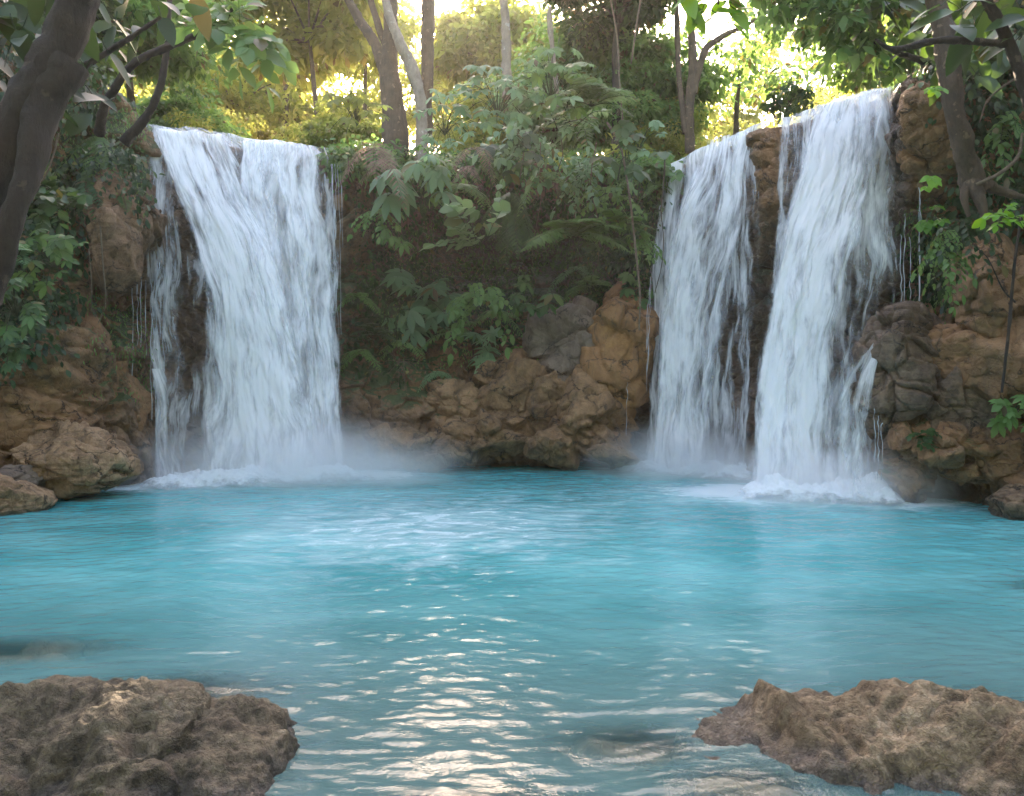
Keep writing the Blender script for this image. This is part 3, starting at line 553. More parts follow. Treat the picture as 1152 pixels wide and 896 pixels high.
t = NT('white_foam'); P_ = t.n('ShaderNodeNewGeometry').outputs['Position']; nz = t.noise(P_, 5, 6, .7); al = t.ss(t.math('ADD', t.math('MULTIPLY', t.math('SUBTRACT', nz, .5), 1.6), t.attr('dens')), .12, .75)
b = t.n('ShaderNodeBsdfPrincipled', i_Roughness=.7); b.inputs['Base Color'].default_value = (.93, .95, .97, 1); tl = t.n('ShaderNodeBsdfTranslucent', i_Color=(.9, .94, .97, 1)); mx = t.n('ShaderNodeMixShader', i_0=.3); t.l(b.outputs[0], mx.inputs[1]); t.l(tl.outputs[0], mx.inputs[2])
tr = t.n('ShaderNodeBsdfTransparent'); m2 = t.n('ShaderNodeMixShader'); t.l(al, m2.inputs[0]); t.l(tr.outputs[0], m2.inputs[1]); t.l(mx.outputs[0], m2.inputs[2]); t.l(m2.outputs[0], t.out.inputs[0]); M['foam'] = t.m
foam((-5.6, 11.75), (-2.5, 12.75), .75, .34, f1, 1); foam((2.4, 13.9), (4.0, 12.6), .55, .30, f2, 5); foam((3.3, 10.75), (5.2, 10.2), .6, .32, f3, 9)
# far right fall
sheet('water_sheet', [(190, 742, 15.3, 141, 857, 12.95), (200, 741, 15.1, 150, 857, 12.85), (250, 738, 14.9, 215, 855, 12.75), (320, 733, 14.7, 300, 854, 12.7), (400, 730, 14.5, 390, 851, 12.6), (545, 725, 14.2, 545, 842, 12.7)],
      ([0, .15, .35, .6, .8, 1], [0, .08, .25, .5, .75, 1], [[.5, .8, .8, .8, .8, .7], [.4, .7, .7, .8, .9, .8], [.4, .9, .8, .6, .9, .6], [.55, 1.0, .8, .5, .7, .5], [.5, .9, .95, .4, .35, .3], [.6, 1, 1, .7, .5, .5]]), 4, f2, upstream=1.2, edge=.06)
sheet('near_stream', [(160, 790, 14.0, 143, 852, 13.0), (175, 786, 13.9, 152, 852, 12.9), (230, 762, 13.9, 220, 848, 12.8), (320, 742, 13.9, 320, 830, 12.8), (420, 733, 13.8, 420, 812, 12.9), (545, 728, 13.6, 545, 808, 12.9)],
      ([0, .2, .45, .7, 1], [0, .12, .3, .6, 1], [[.2, .4, .5, .6, .5], [.3, .6, .6, .7, .4], [.4, .9, .6, .8, .4], [.5, .95, .8, .6, .3], [.6, 1, .9, .7, .4]]), 5, f2, amp=.1, edge=.15)
strands('drips', [(733 - i * 1.5, 300 + i * 12, 13.9, 400 + i * 20, 13.8, -3) for i in range(3)] + [(706, 430, 13.0, 490, 13.0, -2)], f2)
# near right fall
sheet('back_sheet', [(131, 884, 12.45, 98, 1007, 11.2), (142, 883, 12.3, 108, 1007, 11.1), (220, 878, 12.1, 210, 1008, 10.95), (320, 868, 11.95, 320, 1010, 10.85), (430, 856, 11.7, 430, 1004, 10.7), (562, 842, 11.2, 562, 996, 10.5)],
      ([0, .1, .25, .45, .65, .85, 1], [0, .08, .2, .4, .7, 1], [[.4, .8, .8, .8, .8, .8, .7], [.25, .5, .7, .8, .8, .8, .6], [.3, .35, .8, .6, .5, .8, .5], [.15, .3, .8, .7, .35, .6, .4], [.5, .8, .9, .7, .3, .25, .15], [.6, .9, .9, .8, .45, .4, .3]]), 6, f3, upstream=1.3, edge=.03)
sheet('main_stream', [(121, 912, 12.15, 101, 1000, 11.25), (134, 908, 12.0, 112, 998, 11.15), (200, 893, 11.8, 190, 990, 11.0), (280, 872, 11.6, 280, 968, 10.85), (380, 855, 11.4, 380, 950, 10.75), (560, 838, 11.0, 562, 945, 10.55)],
      ([0, .15, .4, .7, 1], [0, .1, .25, .5, .75, 1], [[.3, .6, .7, .8, .5], [.3, .6, .9, .9, .5], [.5, .95, 1.1, .8, .4], [.6, 1.1, 1.1, .7, .4], [.5, 1.0, 1.05, .8, .4], [.7, 1.1, 1.1, .95, .5]]), 7, f3, upstream=1.2, amp=.12, edge=.14)
sheet('right_stream', [(104, 965, 11.6, 99, 1005, 11.25), (120, 963, 11.45, 110, 1006, 11.15), (200, 955, 11.2, 200, 1006, 11.0), (300, 945, 11.0, 300, 1004, 10.85), (420, 940, 10.8, 420, 990, 10.7), (560, 936, 10.6, 562, 985, 10.5)],
      ([0, .3, .6, 1], [0, .12, .3, .5, .7, 1], [[.4, .8, .8, .5], [.4, .8, .7, .5], [.3, .45, .7, .4], [.4, .6, .65, .4], [.4, .55, .5, .35], [.5, .65, .55, .35]]), 8, f3, amp=.08, edge=.12)
sheet('side_stream', [(352, 1020, 10.5, 362, 1028, 10.35), (362, 1000, 10.3, 380, 1006, 10.15), (392, 972, 10.2, 420, 988, 10.05), (425, 946, 10.15, 455, 984, 10.0), (480, 932, 10.1, 500, 986, 9.95), (563, 925, 10.05, 566, 990, 9.95)],
      ([0, .3, .6, 1], [0, .2, .4, .6, 1], [[.5, .7, .7, .5], [.5, .8, .8, .5], [.4, .9, .9, .6], [.4, .6, .7, .5], [.3, .35, .45, .3]]), 10, f3, nu=120, nv=220, edge=.2, amp=.05)
sheet('rib_thread', [(132, 877, 12.4, 132, 893, 12.3), (160, 875, 12.2, 160, 891, 12.15), (230, 870, 12.0, 230, 884, 12.0), (330, 866, 11.9, 330, 880, 11.9)], ([0, .5, 1], [0, 1], [[.4, .75, .4], [.3, .5, .3]]), 12, f3, nu=50, nv=160, edge=.3, amp=.03)
strands('drips', [(1012 + random.uniform(-2, 24), 210 + random.uniform(0, 60), 10.7, random.uniform(330, 380), 10.7, random.uniform(-1, 1)) for i in range(6)] + [(984 + i * 4, 460 + i * 8, 9.9, 540, 9.9, 0) for i in range(3)], f3, .005)
bpy.context.view_layer.update()
for q in (f1, f2, f3): local(q)

# ---------------------------------------------------------------- plants
UP = np.array([0, 0, 1.])
def rv(n=None): return nrm(rng.normal(size=(n, 3) if n else 3))
class Plant:
    def __init__(s): s.L = Leaves(); s.T = Tubes()
    def make(s, name, loc, label, cat, leafm, stemm='stem', group=None, lname='foliage', sname='stem'):
        a_, b_ = proj(np.array(loc))
        if 400 < a_ < 760 and 170 < b_ < 345 and loc[1] < 14.25: s.T.add([[0, 1.1, -.05], [0, .6, .16], [0, .2, .1], [0, 0, 0]], [.014, .012, .009, .006], k=6)
        e = empty(name, loc, label, cat, group)
        s.L.build(lname, M[leafm], e)
        if s.T.V: s.T.build(sname, M[stemm], e)
        return e
def arch(base, d, L, droop, n=14, curl=0.):
    t = np.linspace(0, 1, n)[:, None]; d = nrm(np.array(d, float))
    return np.array(base) + d * L * t - UP * droop * L * t ** 2
def frond(pl, base, d, L, pairs=14, ll=.2, lw=.02, droop=.45, ang=60, kind='lance', tint=.5, prof='mid', r=.004, ldroop=.25, facing=None):
    n = pairs + 3; C = arch(base, d, L, droop, n); T = nrm(np.gradient(C, axis=0))
    pl.T.add(C[[0, n // 3, 2 * n // 3, n - 1]], [r * 1.5, r, r * .8, r * .4], k=4, n=10)
    f = UP if facing is None else np.array(facing, float)
    sd = nrm(np.cross(T, f + .001)); nn = nrm(np.cross(sd, T)); t = np.linspace(0, 1, n)
    pr = {'mid': np.sin(np.pi * (t * .88 + .10)) ** .7, 'pinn': np.full(n, .9), 'taper': (1 - t) * .85 + .25}[prof]
    i0 = 2
    for sg in (-1, 1):
        dd = nrm(T * math.cos(R(ang)) + sg * sd * math.sin(R(ang)) + rng.normal(0, .07, (n, 3)))
        pl.L.add(C[i0:], dd[i0:], nn[i0:], ll * pr[i0:], lw * (.6 + .4 * pr[i0:]), tint + rng.normal(0, .05), kind, ldroop)
    pl.L.add(C[-1], T[-1], nn[-1], ll * pr[-1], lw, tint, kind, ldroop)
def palmate(pl, c, n, r, k=7, lw=.26, tint=.5, kind='ell', droop=.3, spread=300):
    n = nrm(np.array(n, float)); a = nrm(np.cross(n, rv())); b = np.cross(n, a)
    th = np.radians(np.linspace(-spread / 2, spread / 2, k)) + rng.normal(0, .08, k)
    d = np.cos(th)[:, None] * a + np.sin(th)[:, None] * b - n * .18
    L = r * (.75 + .25 * np.cos(th / 1.3)) * rng.uniform(.88, 1.08, k)
    pl.L.add(np.repeat([c], k, 0) + d * r * .04, d, np.repeat([n], k, 0), L, L * lw, tint + rng.normal(0, .06), kind, droop)
def twig(pl, base, d, L, k=9, ll=.12, lw=.04, droop=.3, tint=.5, kind='ell', r=.004, up=.6, alt=True):
    n = k + 2; C = arch(base, d, L, droop, n); T = nrm(np.gradient(C, axis=0))
    pl.T.add(C[[0, n // 2, n - 1]], [r * 1.4, r, r * .5], k=4, n=8)
    sd = nrm(np.cross(T, UP + rv() * .2)); sg = np.where(np.arange(n) % 2 == 0, 1, -1)[:, None]
    dd = nrm(T * .6 + sd * sg + rng.normal(0, .2, (n, 3))); nn = nrm(UP * up + np.array([0, -1, 0]) * .5 + rng.normal(0, .25, (n, 3)))
    sc = rng.uniform(.7, 1.1, n - 1)
    pl.L.add(C[1:], dd[1:], nn[1:], ll * sc, lw * sc, tint + rng.normal(0, .06), kind, droop * .6)
    pl.L.add(C[-1], T[-1], nn[-1], ll, lw, tint, kind, droop)

OUT = np.array([0, -1., 0])
def loc0(px, py, out=.05, Y=None):
    global rng; rng = np.random.default_rng(int(px * 7 + py * 131))
    return on(px, py, out) if Y is None else W(px, py, Y)
PXM = lambda Y: Y / F      # metres per pixel at distance Y
def p_palmate(px, py, w, label, mat='leaf_mid', k=7, heads=9, lw=.26, kind='ell', tint=.5, name='broadleaf_shrub', Y=None, out=.15, group=None, spread=300, droop=.3, rr=.34):
    c = loc0(px, py, out, Y); m = PXM(c[1]); sz = w * m / 2; pl = Plant()
    for i in range(heads):
        a = rng.uniform(0, 2 * np.pi); q = rng.uniform(.15, .8) ** .7 * sz
        e = np.array([math.cos(a) * q, -rng.uniform(.1, .6) * sz - .05, math.sin(a) * q * .8])
        pl.T.add([[0, .1 * sz, -.25 * sz], e * np.array([.5, .5, .5]) + [0, 0, .12 * sz], e], .005, k=4, n=7)
        palmate(pl, e, OUT * .5 + UP * rng.uniform(.3, .9) + rv() * .3, sz * rr * rng.uniform(.8, 1.25), k, lw, tint, kind, droop, spread)
    return pl.make(name, tuple(c), label, 'shrub', mat, group=group)
def p_fern(px, py, w, label, mat='leaf_mid', n=9, name='fern', Y=None, out=.08, up=.5, pairs=18, llf=.3, lwf=.028, tint=.5, droop=.5, cat='fern', group=None, kind='lance', spread=1.0, down=False, stemm='stem'):
    c = loc0(px, py, out, Y); sz = w * PXM(c[1]) / 2; pl = Plant()
    for i in range(n):
        a = (i + rng.uniform(-.3, .3)) / max(1, n - 1) * np.pi * spread + np.pi * (1 - spread) / 2
        d = np.array([math.cos(a), -.55 - rng.uniform(0, .5), math.sin(a) * .6 + up]) if not down else np.array([math.cos(a) * .5, -.4, -.2 - rng.uniform(0, .8)])
        L = sz * rng.uniform(.8, 1.15); frond(pl, [0, 0, 0], d, L, pairs, L * llf, L * lwf, droop * rng.uniform(.8, 1.3), tint=tint, kind=kind, r=.004 + L * .002)
    return pl.make(name, tuple(c), label, cat, mat, group=group, stemm=stemm, lname='fronds' if False else 'foliage')
def p_twigs(px, py, w, label, mat='leaf_mid', n=10, ll=.35, lw=.14, name='leafy_shrub', Y=None, out=.08, tint=.5, droop=.4, cat='shrub', kind='ell', k=9, down=0., group=None, ax=(1, 1, 1), stemm='stem'):
    c = loc0(px, py, out, Y); sz = w * PXM(c[1]) / 2; pl = Plant()
    for i in range(n):
        d = nrm(rv() * np.array(ax) + np.array([0, -.7, .35 - down])); L = sz * rng.uniform(.65, 1.1)
        twig(pl, rng.normal(0, .12 * sz, 3), d, L, k, L * ll, L * lw, droop, tint, kind, r=.003 + .003 * sz)
    return pl.make(name, tuple(c), label, cat, mat, group=group, stemm=stemm)

# --- the overgrown middle of the back cliff
p_palmate(470, 335, 104, 'palmate dark green shrub on the back cliff just right of the left waterfall', 'leaf_blue', k=8, heads=15, tint=.42, rr=.42, lw=.2)
p_palmate(472, 214, 100, 'bluish green palmate shrub hanging under the leaning pale trunk', 'leaf_blue', k=8, heads=12, tint=.6, rr=.4, lw=.22, droop=.5, Y=13.9)
p_palmate(447, 262, 60, 'small trailing shrub hanging left below the bluish palmate shrub', 'leaf_mid', k=6, heads=9, tint=.45, rr=.42, droop=.6, Y=13.9)
p_twigs(540, 272, 104, 'pale green sprig with oval leaves held out before the dark hollow', 'leaf_pale', n=7, ll=.36, lw=.15, tint=.55, droop=.25, k=7, ax=(1.6, .4, .7), name='leafy_sprig', cat='plant', Y=13.7)
p_fern(646, 268, 130, 'large dark fern with broad arching fronds right of the pale sprig', 'leaf_mid', n=9, up=.15, pairs=26, llf=.38, lwf=.03, droop=.5, Y=14.0)
p_palmate(690, 262, 70, 'dark broadleaf shrub beside the large fern', 'leaf_dark', k=6, heads=8, tint=.6, Y=14.0)
p_fern(698, 258, 96, 'smaller fern growing behind the hanging liana on the right', 'leaf_mid', n=7, up=.2, pairs=20, tint=.35, Y=14.0)
p_palmate(535, 400, 74, 'blue green rosette shrub low on the back cliff above the boulders', 'leaf_blue', k=9, heads=10, tint=.6, kind='lance', lw=.14, rr=.5)
p_twigs(598, 396, 50, 'bright green sprig clump low on the back cliff beside the grey block', 'leaf_bright', n=10, ll=.3, lw=.14, tint=.4)
p_twigs(628, 352, 60, 'bright green shrub just above the cracked grey rock block', 'leaf_bright', n=10, ll=.28, lw=.11, tint=.3)
p_fern(520, 372, 84, 'loose fern above the blue green rosette', 'leaf_mid', n=7, up=.3, tint=.4)
p_fern(430, 372, 70, 'dark small fern below the palmate shrub near the left waterfall', 'leaf_dark', n=7, tint=.5)
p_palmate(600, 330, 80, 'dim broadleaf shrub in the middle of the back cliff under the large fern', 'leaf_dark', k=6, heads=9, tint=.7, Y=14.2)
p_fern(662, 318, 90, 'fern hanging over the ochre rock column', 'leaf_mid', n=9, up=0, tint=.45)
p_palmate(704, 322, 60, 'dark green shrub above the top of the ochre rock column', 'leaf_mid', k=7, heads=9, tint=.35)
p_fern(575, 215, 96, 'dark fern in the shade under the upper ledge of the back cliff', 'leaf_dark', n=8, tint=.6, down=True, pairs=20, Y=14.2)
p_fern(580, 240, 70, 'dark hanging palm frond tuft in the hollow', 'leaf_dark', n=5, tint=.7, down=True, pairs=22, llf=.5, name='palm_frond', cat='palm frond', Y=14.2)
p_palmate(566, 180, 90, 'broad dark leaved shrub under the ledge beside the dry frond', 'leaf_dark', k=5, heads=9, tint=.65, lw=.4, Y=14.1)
p_twigs(640, 140, 120, 'shrub with fine pale feathery leaves hanging over the middle of the back cliff', 'leaf_pale', n=14, ll=.22, lw=.05, tint=.35, k=14, kind='lance', out=.5, droop=.45)
p_fern(665, 120, 120, 'pale feathery fern on top of the ledge in the middle', 'leaf_pale', n=9, tint=.3, out=.5, up=.3)
p_palmate(720, 160, 60, 'broad pale leaf shrub at the foot of the tall thin liana', 'leaf_blue', k=5, heads=7, tint=.7, lw=.42)
p_palmate(705, 180, 90, 'large leaved dark shrub on the ledge left of the far right waterfall', 'leaf_dark', k=5, heads=9, tint=.7, lw=.42)
p_twigs(742, 190, 60, 'small leafy shrub at the crest beside the far right waterfall', 'leaf_mid', n=10, tint=.4)
p_palmate(560, 115, 110, 'bushy grey green shrub crowning the ledge below the pale straight trunk', 'leaf_blue', k=7, heads=44, tint=.5, rr=.22, out=.4)
p_palmate(620, 100, 110, 'bushy shrub crowning the ledge right of the pale straight trunk', 'leaf_mid', k=7, heads=40, tint=.6, rr=.22, out=.4)
p_palmate(500, 140, 90, 'bluish shrub on the ledge between the leaning trunk and the dry frond', 'leaf_blue', k=6, heads=28, tint=.65, rr=.22, out=.4)
p_palmate(400, 130, 90, 'yellowish shrub on the ledge right of the left waterfall crest', 'leaf_gold', k=6, heads=28, tint=.5, rr=.22, out=.3)
for x, y, w_, lb, mt in [(400, 395, 60, 'dim fern in the mist at the right edge of the left waterfall', 'leaf_mid'), (460, 395, 66, 'drooping fern just above the misty rock bulge', 'leaf_mid'), (500, 420, 56, 'small fern on the rocks left of the blue green rosette', 'leaf_blue'), (555, 350, 70, 'fern in the middle of the back cliff above the bright sprig clump', 'leaf_mid'), (410, 330, 60, 'fern clinging to the cliff close to the left waterfall', 'leaf_mid'), (640, 300, 70, 'drooping fern under the large dark fern', 'leaf_blue'), (735, 215, 44, 'small fern at the dark edge of the far right waterfall', 'leaf_mid')]:
    p_fern(x, y, w_, lb, mt, n=8, up=.1, tint=.55, droop=.7, out=.12, pairs=14)
for x, y, w_, Y, lb, mt, kd in [(520, 215, 80, 14.3, 'drooping fern behind the pale oval leaved sprig', 'leaf_mid', 'f'), (616, 205, 90, 14.2, 'broad drooping fern right of the dark shaded fern', 'leaf_mid', 'f'), (655, 195, 80, 14.1, 'leafy shrub spilling from the ledge left of the drooping brown liana', 'leaf_blue', 't'), (540, 330, 90, 14.2, 'leafy shrub in the lower middle of the hollow', 'leaf_mid', 't'), (690, 215, 70, 14.0, 'hanging leafy shrub beside the drooping brown liana', 'leaf_mid', 't'), (490, 180, 80, 14.1, 'leafy shrub spilling over the ledge above the bluish palmate shrub', 'leaf_mid', 't'), (590, 150, 90, 14.2, 'dense small leaved shrub overhanging the hollow in the middle', 'leaf_blue', 't'), (430, 240, 60, 14.0, 'small leaved creeper left of the bluish palmate shrub', 'leaf_mid', 't'), (720, 270, 50, 13.9, 'narrow leafy shrub behind the far right waterfall edge', 'leaf_mid', 't')]:
    (p_fern(x, y, w_, lb, mt, n=10, up=.1, tint=.6, droop=.8, pairs=16, Y=Y) if kd == 'f' else p_twigs(x, y, w_, lb, mt, n=18, tint=.6, ll=.2, lw=.08, k=12, droop=.7, down=.35, Y=Y))
p_twigs(660, 345, 50, 'leafy shrub spilling over the cracked grey rock block', 'leaf_mid', n=12, tint=.5, out=.35)
p_twigs(612, 425, 36, 'small leafy shrub on the ledge under the cracked grey block', 'leaf_mid', n=9, tint=.6, out=.2)
# dry palm fronds
DR = dict(mat='leaf_dry', name='dry_palm_frond', cat='palm frond', up=-.15, droop=1.15, pairs=18, llf=.42, lwf=.015, kind='lance', stemm='vine')
p_fern(420, 168, 100, 'wide dry brown palm frond hanging at the crest right of the left waterfall', n=5, out=.5, **DR)
p_fern(438, 186, 60, 'narrow dry palm frond dangling below the wide dry frond', n=4, out=.5, **DR)
p_fern(535, 168, 64, 'dry tan palm frond hanging in front of the dark middle hollow', n=4, out=.7, **DR)
p_fern(532, 194, 46, 'small dry palm frond just below the tan frond in the middle', n=4, out=.7, **DR)
p_fern(612, 210, 46, 'dry brown frond remnant hanging near the liana in the hollow', n=3, out=.3, **DR)
p_twigs(455, 400, 70, 'bare reddish brown roots and twigs low on the cliff right of the left waterfall', 'leaf_dry', n=12, ll=.1, lw=.01, tint=.2, k=5, kind='lance', name='root_tangle', cat='roots', stemm='vine')
# --- left bank plants
p_palmate(62, 290, 96, 'compound leaved green shrub on the left bank beside the tan hanging rock', 'leaf_mid', k=7, heads=22, tint=.3, Y=8.6, lw=.26, rr=.27)
p_palmate(16, 345, 100, 'dark green shrub at the left edge below the compound leaved shrub', 'leaf_mid', k=8, heads=28, tint=.25, Y=8.0, lw=.22, rr=.26)
p_palmate(10, 400, 76, 'lowest dark green shrub at the left edge above the bank boulders', 'leaf_blue', k=8, heads=22, tint=.2, Y=8.4, rr=.27)
p_fern(20, 290, 84, 'grassy dark fern at the left edge behind the slim trunk', 'leaf_blue', n=9, tint=.5, Y=8.3, pairs=16)
p_twigs(70, 228, 90, 'small leaved shrub under the root of the left bank', 'leaf_dark', n=12, tint=.8, Y=9.5)
p_twigs(30, 232, 70, 'dark leafy shrub behind the slim trunk at the left edge', 'leaf_dark', n=12, tint=.6, Y=9.0)
p_fern(118, 150, 110, 'trailing mossy fern draping over the left bank above the tan hanging rock', 'leaf_mid', n=14, tint=.35, down=True, pairs=16, out=.15)
p_fern(92, 185, 80, 'second trailing mossy fern left of the one above the tan hanging rock', 'leaf_dark', n=12, tint=.7, down=True, pairs=16, out=.15)
p_fern(136, 205, 60, 'narrow trailing fern beside the crest of the left waterfall', 'leaf_mid', n=9, tint=.3, down=True, pairs=14, out=.15)
# --- right bank plants
p_palmate(1044, 208, 30, 'bright lime green lobed leaf plant beside the right curved trunk', 'leaf_bright', k=5, heads=3, tint=.85, lw=.5, Y=8.2, rr=.8, kind='big', name='broadleaf_plant')
p_palmate(1042, 246, 46, 'dull lobed green leaf plant below the lime green one', 'leaf_bright', k=5, heads=5, tint=.35, lw=.45, Y=8.5, rr=.5, kind='big', name='broadleaf_plant')
p_twigs(1050, 100, 30, 'small lime green leaves on the rock left of the right curved trunk', 'leaf_bright', n=4, tint=.9, Y=8.4, k=3, ll=.7, lw=.25)
p_twigs(1128, 246, 60, 'fresh green sprig with pointed leaves at the right edge under the trunk root', 'leaf_bright', n=6, tint=.75, Y=7.2, k=5, ll=.5, lw=.15, ax=(1, .4, .5), name='leafy_sprig', cat='plant')
p_palmate(1137, 466, 64, 'rounded green shrub growing on the ledge rock at the right edge', 'leaf_mid', k=7, heads=16, tint=.7, Y=9.2, rr=.45)
p_twigs(1040, 490, 44, 'low dark green shrub under the dark wet boulder', 'leaf_dark', n=10, tint=.7, Y=9.75)
for i, (x, y, s_, lb) in enumerate([(1085, 255, 80, 'tangled dull green vines hanging below the right trunk root'), (1065, 285, 70, 'lower tangle of vines left of the tall tan block'), (1100, 60, 90, 'dark leafy creeper on the shaded top of the right cliff'), (1125, 130, 90, 'dark creeper on the right cliff beside the curved trunk'), (1138, 200, 60, 'dark creeper at the right edge above the trunk root'), (1060, 265, 50, 'hanging creeper beside the lime green leaves')]):
    p_twigs(x, y, s_, lb, ['leaf_dark', 'leaf_mid'][i % 2], n=14, tint=.4 + .1 * (i % 3), name='hanging_creeper', cat='creeper', down=.7, ll=.2, lw=.08, k=12, droop=.8, Y=9.0 if i in (0, 1, 5) else None, out=.2)

# --- ground-cover masses
tag(SKY_BLOCKER.build('unseen_sky_blocker', M['leaf_mid']), kind='stuff')  # unseen leaves behind the viewer, added only to shape the sky light
def scatter(name, regions, nper, mat, L=(.05, .13), wr=.3, kind='ell', hang=.4, seed=1, clump=.14):
    g = np.random.default_rng(seed); Lv = Leaves()
    for (x, y, sx, sy, n, ti) in regions:
        idx = np.where((np.abs(cpxf - x) < sx) & (np.abs(cpyf - y) < sy) & (CPf[:, 1] > 5) & (CPf[:, 1] < 20))[0]
        if len(idx) < 3: continue
        keep = fbm(CPf[idx] * 1.3, 3, seed + 5) > -.15; idx = idx[keep] if keep.sum() > 3 else idx
        c = CPf[g.choice(idx, n)]; v = nrm(np.array([0, 0, CAMZ + .5]) - c)
        tint = ti + .35 * fbm(c * 2.2, 2, 3)
        for _ in range(nper):
            off_ = g.normal(0, clump, c.shape); p = c + v * (.03 + np.abs(g.normal(0, .10, (len(c), 1)))) + off_
            d = nrm(off_ * 3 + v * .5 + g.normal(0, .5, c.shape) - UP * hang); nn = nrm(v * .6 + UP * .6 + g.normal(0, .35, c.shape)); ll = g.uniform(*L, len(c))
            Lv.r[kind].append((p, d, nn, ll, ll * wr, tint + g.normal(0, .12, len(c)), np.full(len(c), .3)))
    return tag(Lv.build(name, M[mat]), kind='stuff')
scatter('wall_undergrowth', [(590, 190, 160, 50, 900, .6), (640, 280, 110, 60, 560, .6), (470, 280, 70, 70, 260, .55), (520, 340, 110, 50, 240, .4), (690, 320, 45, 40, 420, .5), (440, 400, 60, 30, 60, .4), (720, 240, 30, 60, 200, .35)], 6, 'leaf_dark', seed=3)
scatter('ledge_undergrowth', [(520, 160, 150, 34, 1100, .5), (680, 165, 70, 34, 600, .5), (400, 150, 36, 34, 260, .5), (865, 122, 22, 6, 8, .5)], 7, 'leaf_mid', L=(.06, .16), seed=5)
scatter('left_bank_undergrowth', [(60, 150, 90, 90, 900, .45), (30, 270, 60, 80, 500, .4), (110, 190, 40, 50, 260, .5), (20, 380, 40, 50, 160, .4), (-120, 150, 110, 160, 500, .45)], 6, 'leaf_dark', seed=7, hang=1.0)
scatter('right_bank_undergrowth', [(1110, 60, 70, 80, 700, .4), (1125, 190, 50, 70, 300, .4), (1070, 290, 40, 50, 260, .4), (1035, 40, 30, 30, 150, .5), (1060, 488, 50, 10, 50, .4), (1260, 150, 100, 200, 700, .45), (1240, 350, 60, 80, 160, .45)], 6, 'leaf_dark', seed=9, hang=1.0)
scatter('cliff_moss_tufts', [(560, 330, 130, 80, 900, .4), (135, 390, 40, 60, 250, .4), (110, 180, 50, 60, 700, .5), (1060, 290, 40, 60, 350, .4), (730, 300, 20, 100, 200, .4)], 5, 'leaf_mid', L=(.02, .06), wr=.18, kind='simple', hang=1.2, seed=13, clump=.07)
# lianas
def liana(label, pts, r, mat='vine', name='liana', cat='vine'):
    tb = Tubes(); P = np.array([W(*q) for q in pts]); tb.add(P, r, k=7, rough=.25, n=len(P) * 7)
    return tag(tb.build(name, M[mat]), label, cat)
liana('thin tan liana climbing from the middle ledge to the top of the frame', [(683, -20, 14.6), (694, 40, 14.6), (697, 90, 14.5), (700, 130, 14.4), (701, 150, 14.3)], [.016, .014, .014, .013, .012])
liana('brown liana drooping from the ledge down to the ochre rock column', [(683, 138, 14.0), (698, 165, 13.9), (708, 220, 13.7), (715, 280, 13.4), (720, 330, 13.3), (719, 372, 13.2)], [.018, .018, .02, .02, .02, .012])
liana('pale leaning stem at the top right of the middle', [(724, -20, 15), (716, 30, 15), (710, 72, 15)], [.02, .018, .012])
liana('thin stem hanging in the middle hollow', [(591, 148, 14.2), (588, 180, 14.2), (583, 214, 14.1)], [.01, .01, .006])
liana('short reddish root hanging below the ledge', [(492, 168, 14.3), (495, 198, 14.3)], [.012, .006])
liana('fine root thread under the bluish palmate shrub', [(481, 236, 14), (486, 262, 14), (488, 295, 14)], [.006, .005, .003])
liana('thin dark stem standing before the tan blocks at the right edge', [(1150, 232, 8.6), (1141, 300, 8.6), (1135, 370, 8.6), (1127, 442, 8.6)], [.012, .016, .018, .014], 'bark_dark')
liana('bent twig crossing the tall tan block on the right', [(1142, 340, 8.7), (1128, 325, 8.7), (1112, 292, 8.6), (1100, 280, 8.6)], [.012, .009, .006, .004], 'bark_dark')
liana('pale thin stem arching across the right cliff behind the trunk', [(1175, 70, 8.3), (1140, 90, 8.3), (1112, 112, 8.4), (1102, 138, 8.4)], [.014, .012, .010, .006])
liana('vine curling along the right cliff below the trunk root', [(1150, 150, 8.6), (1146, 175, 8.6), (1125, 195, 8.6), (1098, 208, 8.7)], [.014, .02, .022, .018])
liana('thin pale twig hanging beside the slim left trunk', [(66, 150, 6), (60, 175, 6), (50, 200, 6), (36, 214, 6)], [.008, .008, .006, .004])
liana('pair of fine roots hanging below the tan rock lip', [(113, 255, 11), (116, 300, 11), (119, 340, 11), (110, 365, 11)], [.01, .01, .008, .005])
liana('single pale root beside the fine root pair', [(100, 280, 11), (103, 320, 11), (103, 350, 11)], [.008, .007, .004])

for i, (lb, x, y0, y1, Y, r) in enumerate([('fine hanging root left of the pale sprig in the hollow', 520, 172, 262, 14.0, .006), ('hanging root just right of the dry tan frond', 548, 165, 238, 14.1, .008), ('long thin aerial root through the middle of the hollow', 606, 160, 320, 13.9, .008), ('thin root dangling over the large dark fern', 632, 158, 245, 13.9, .007), ('pair side root dangling left of the drooping brown liana', 672, 160, 300, 13.7, .009), ('wiry root hanging at the crest right of the left waterfall', 398, 178, 262, 13.9, .008), ('slender root hanging left of the bluish palmate shrub', 446, 190, 300, 13.9, .007), ('crooked brown vine beside the far right waterfall', 742, 176, 330, 13.9, .012)]):
    q = np.linspace(0, 1, 6); liana(lb, [(x + 5 * math.sin(3 * a + i) + 3 * math.sin(9 * a + 2 * i), y0 + (y1 - y0) * a, Y + .15 * math.sin(5 * a + i)) for a in q], [r * (1.2 - .7 * a) for a in q], ['vine', 'bark_mid'][i % 2], 'hanging_root', 'root')

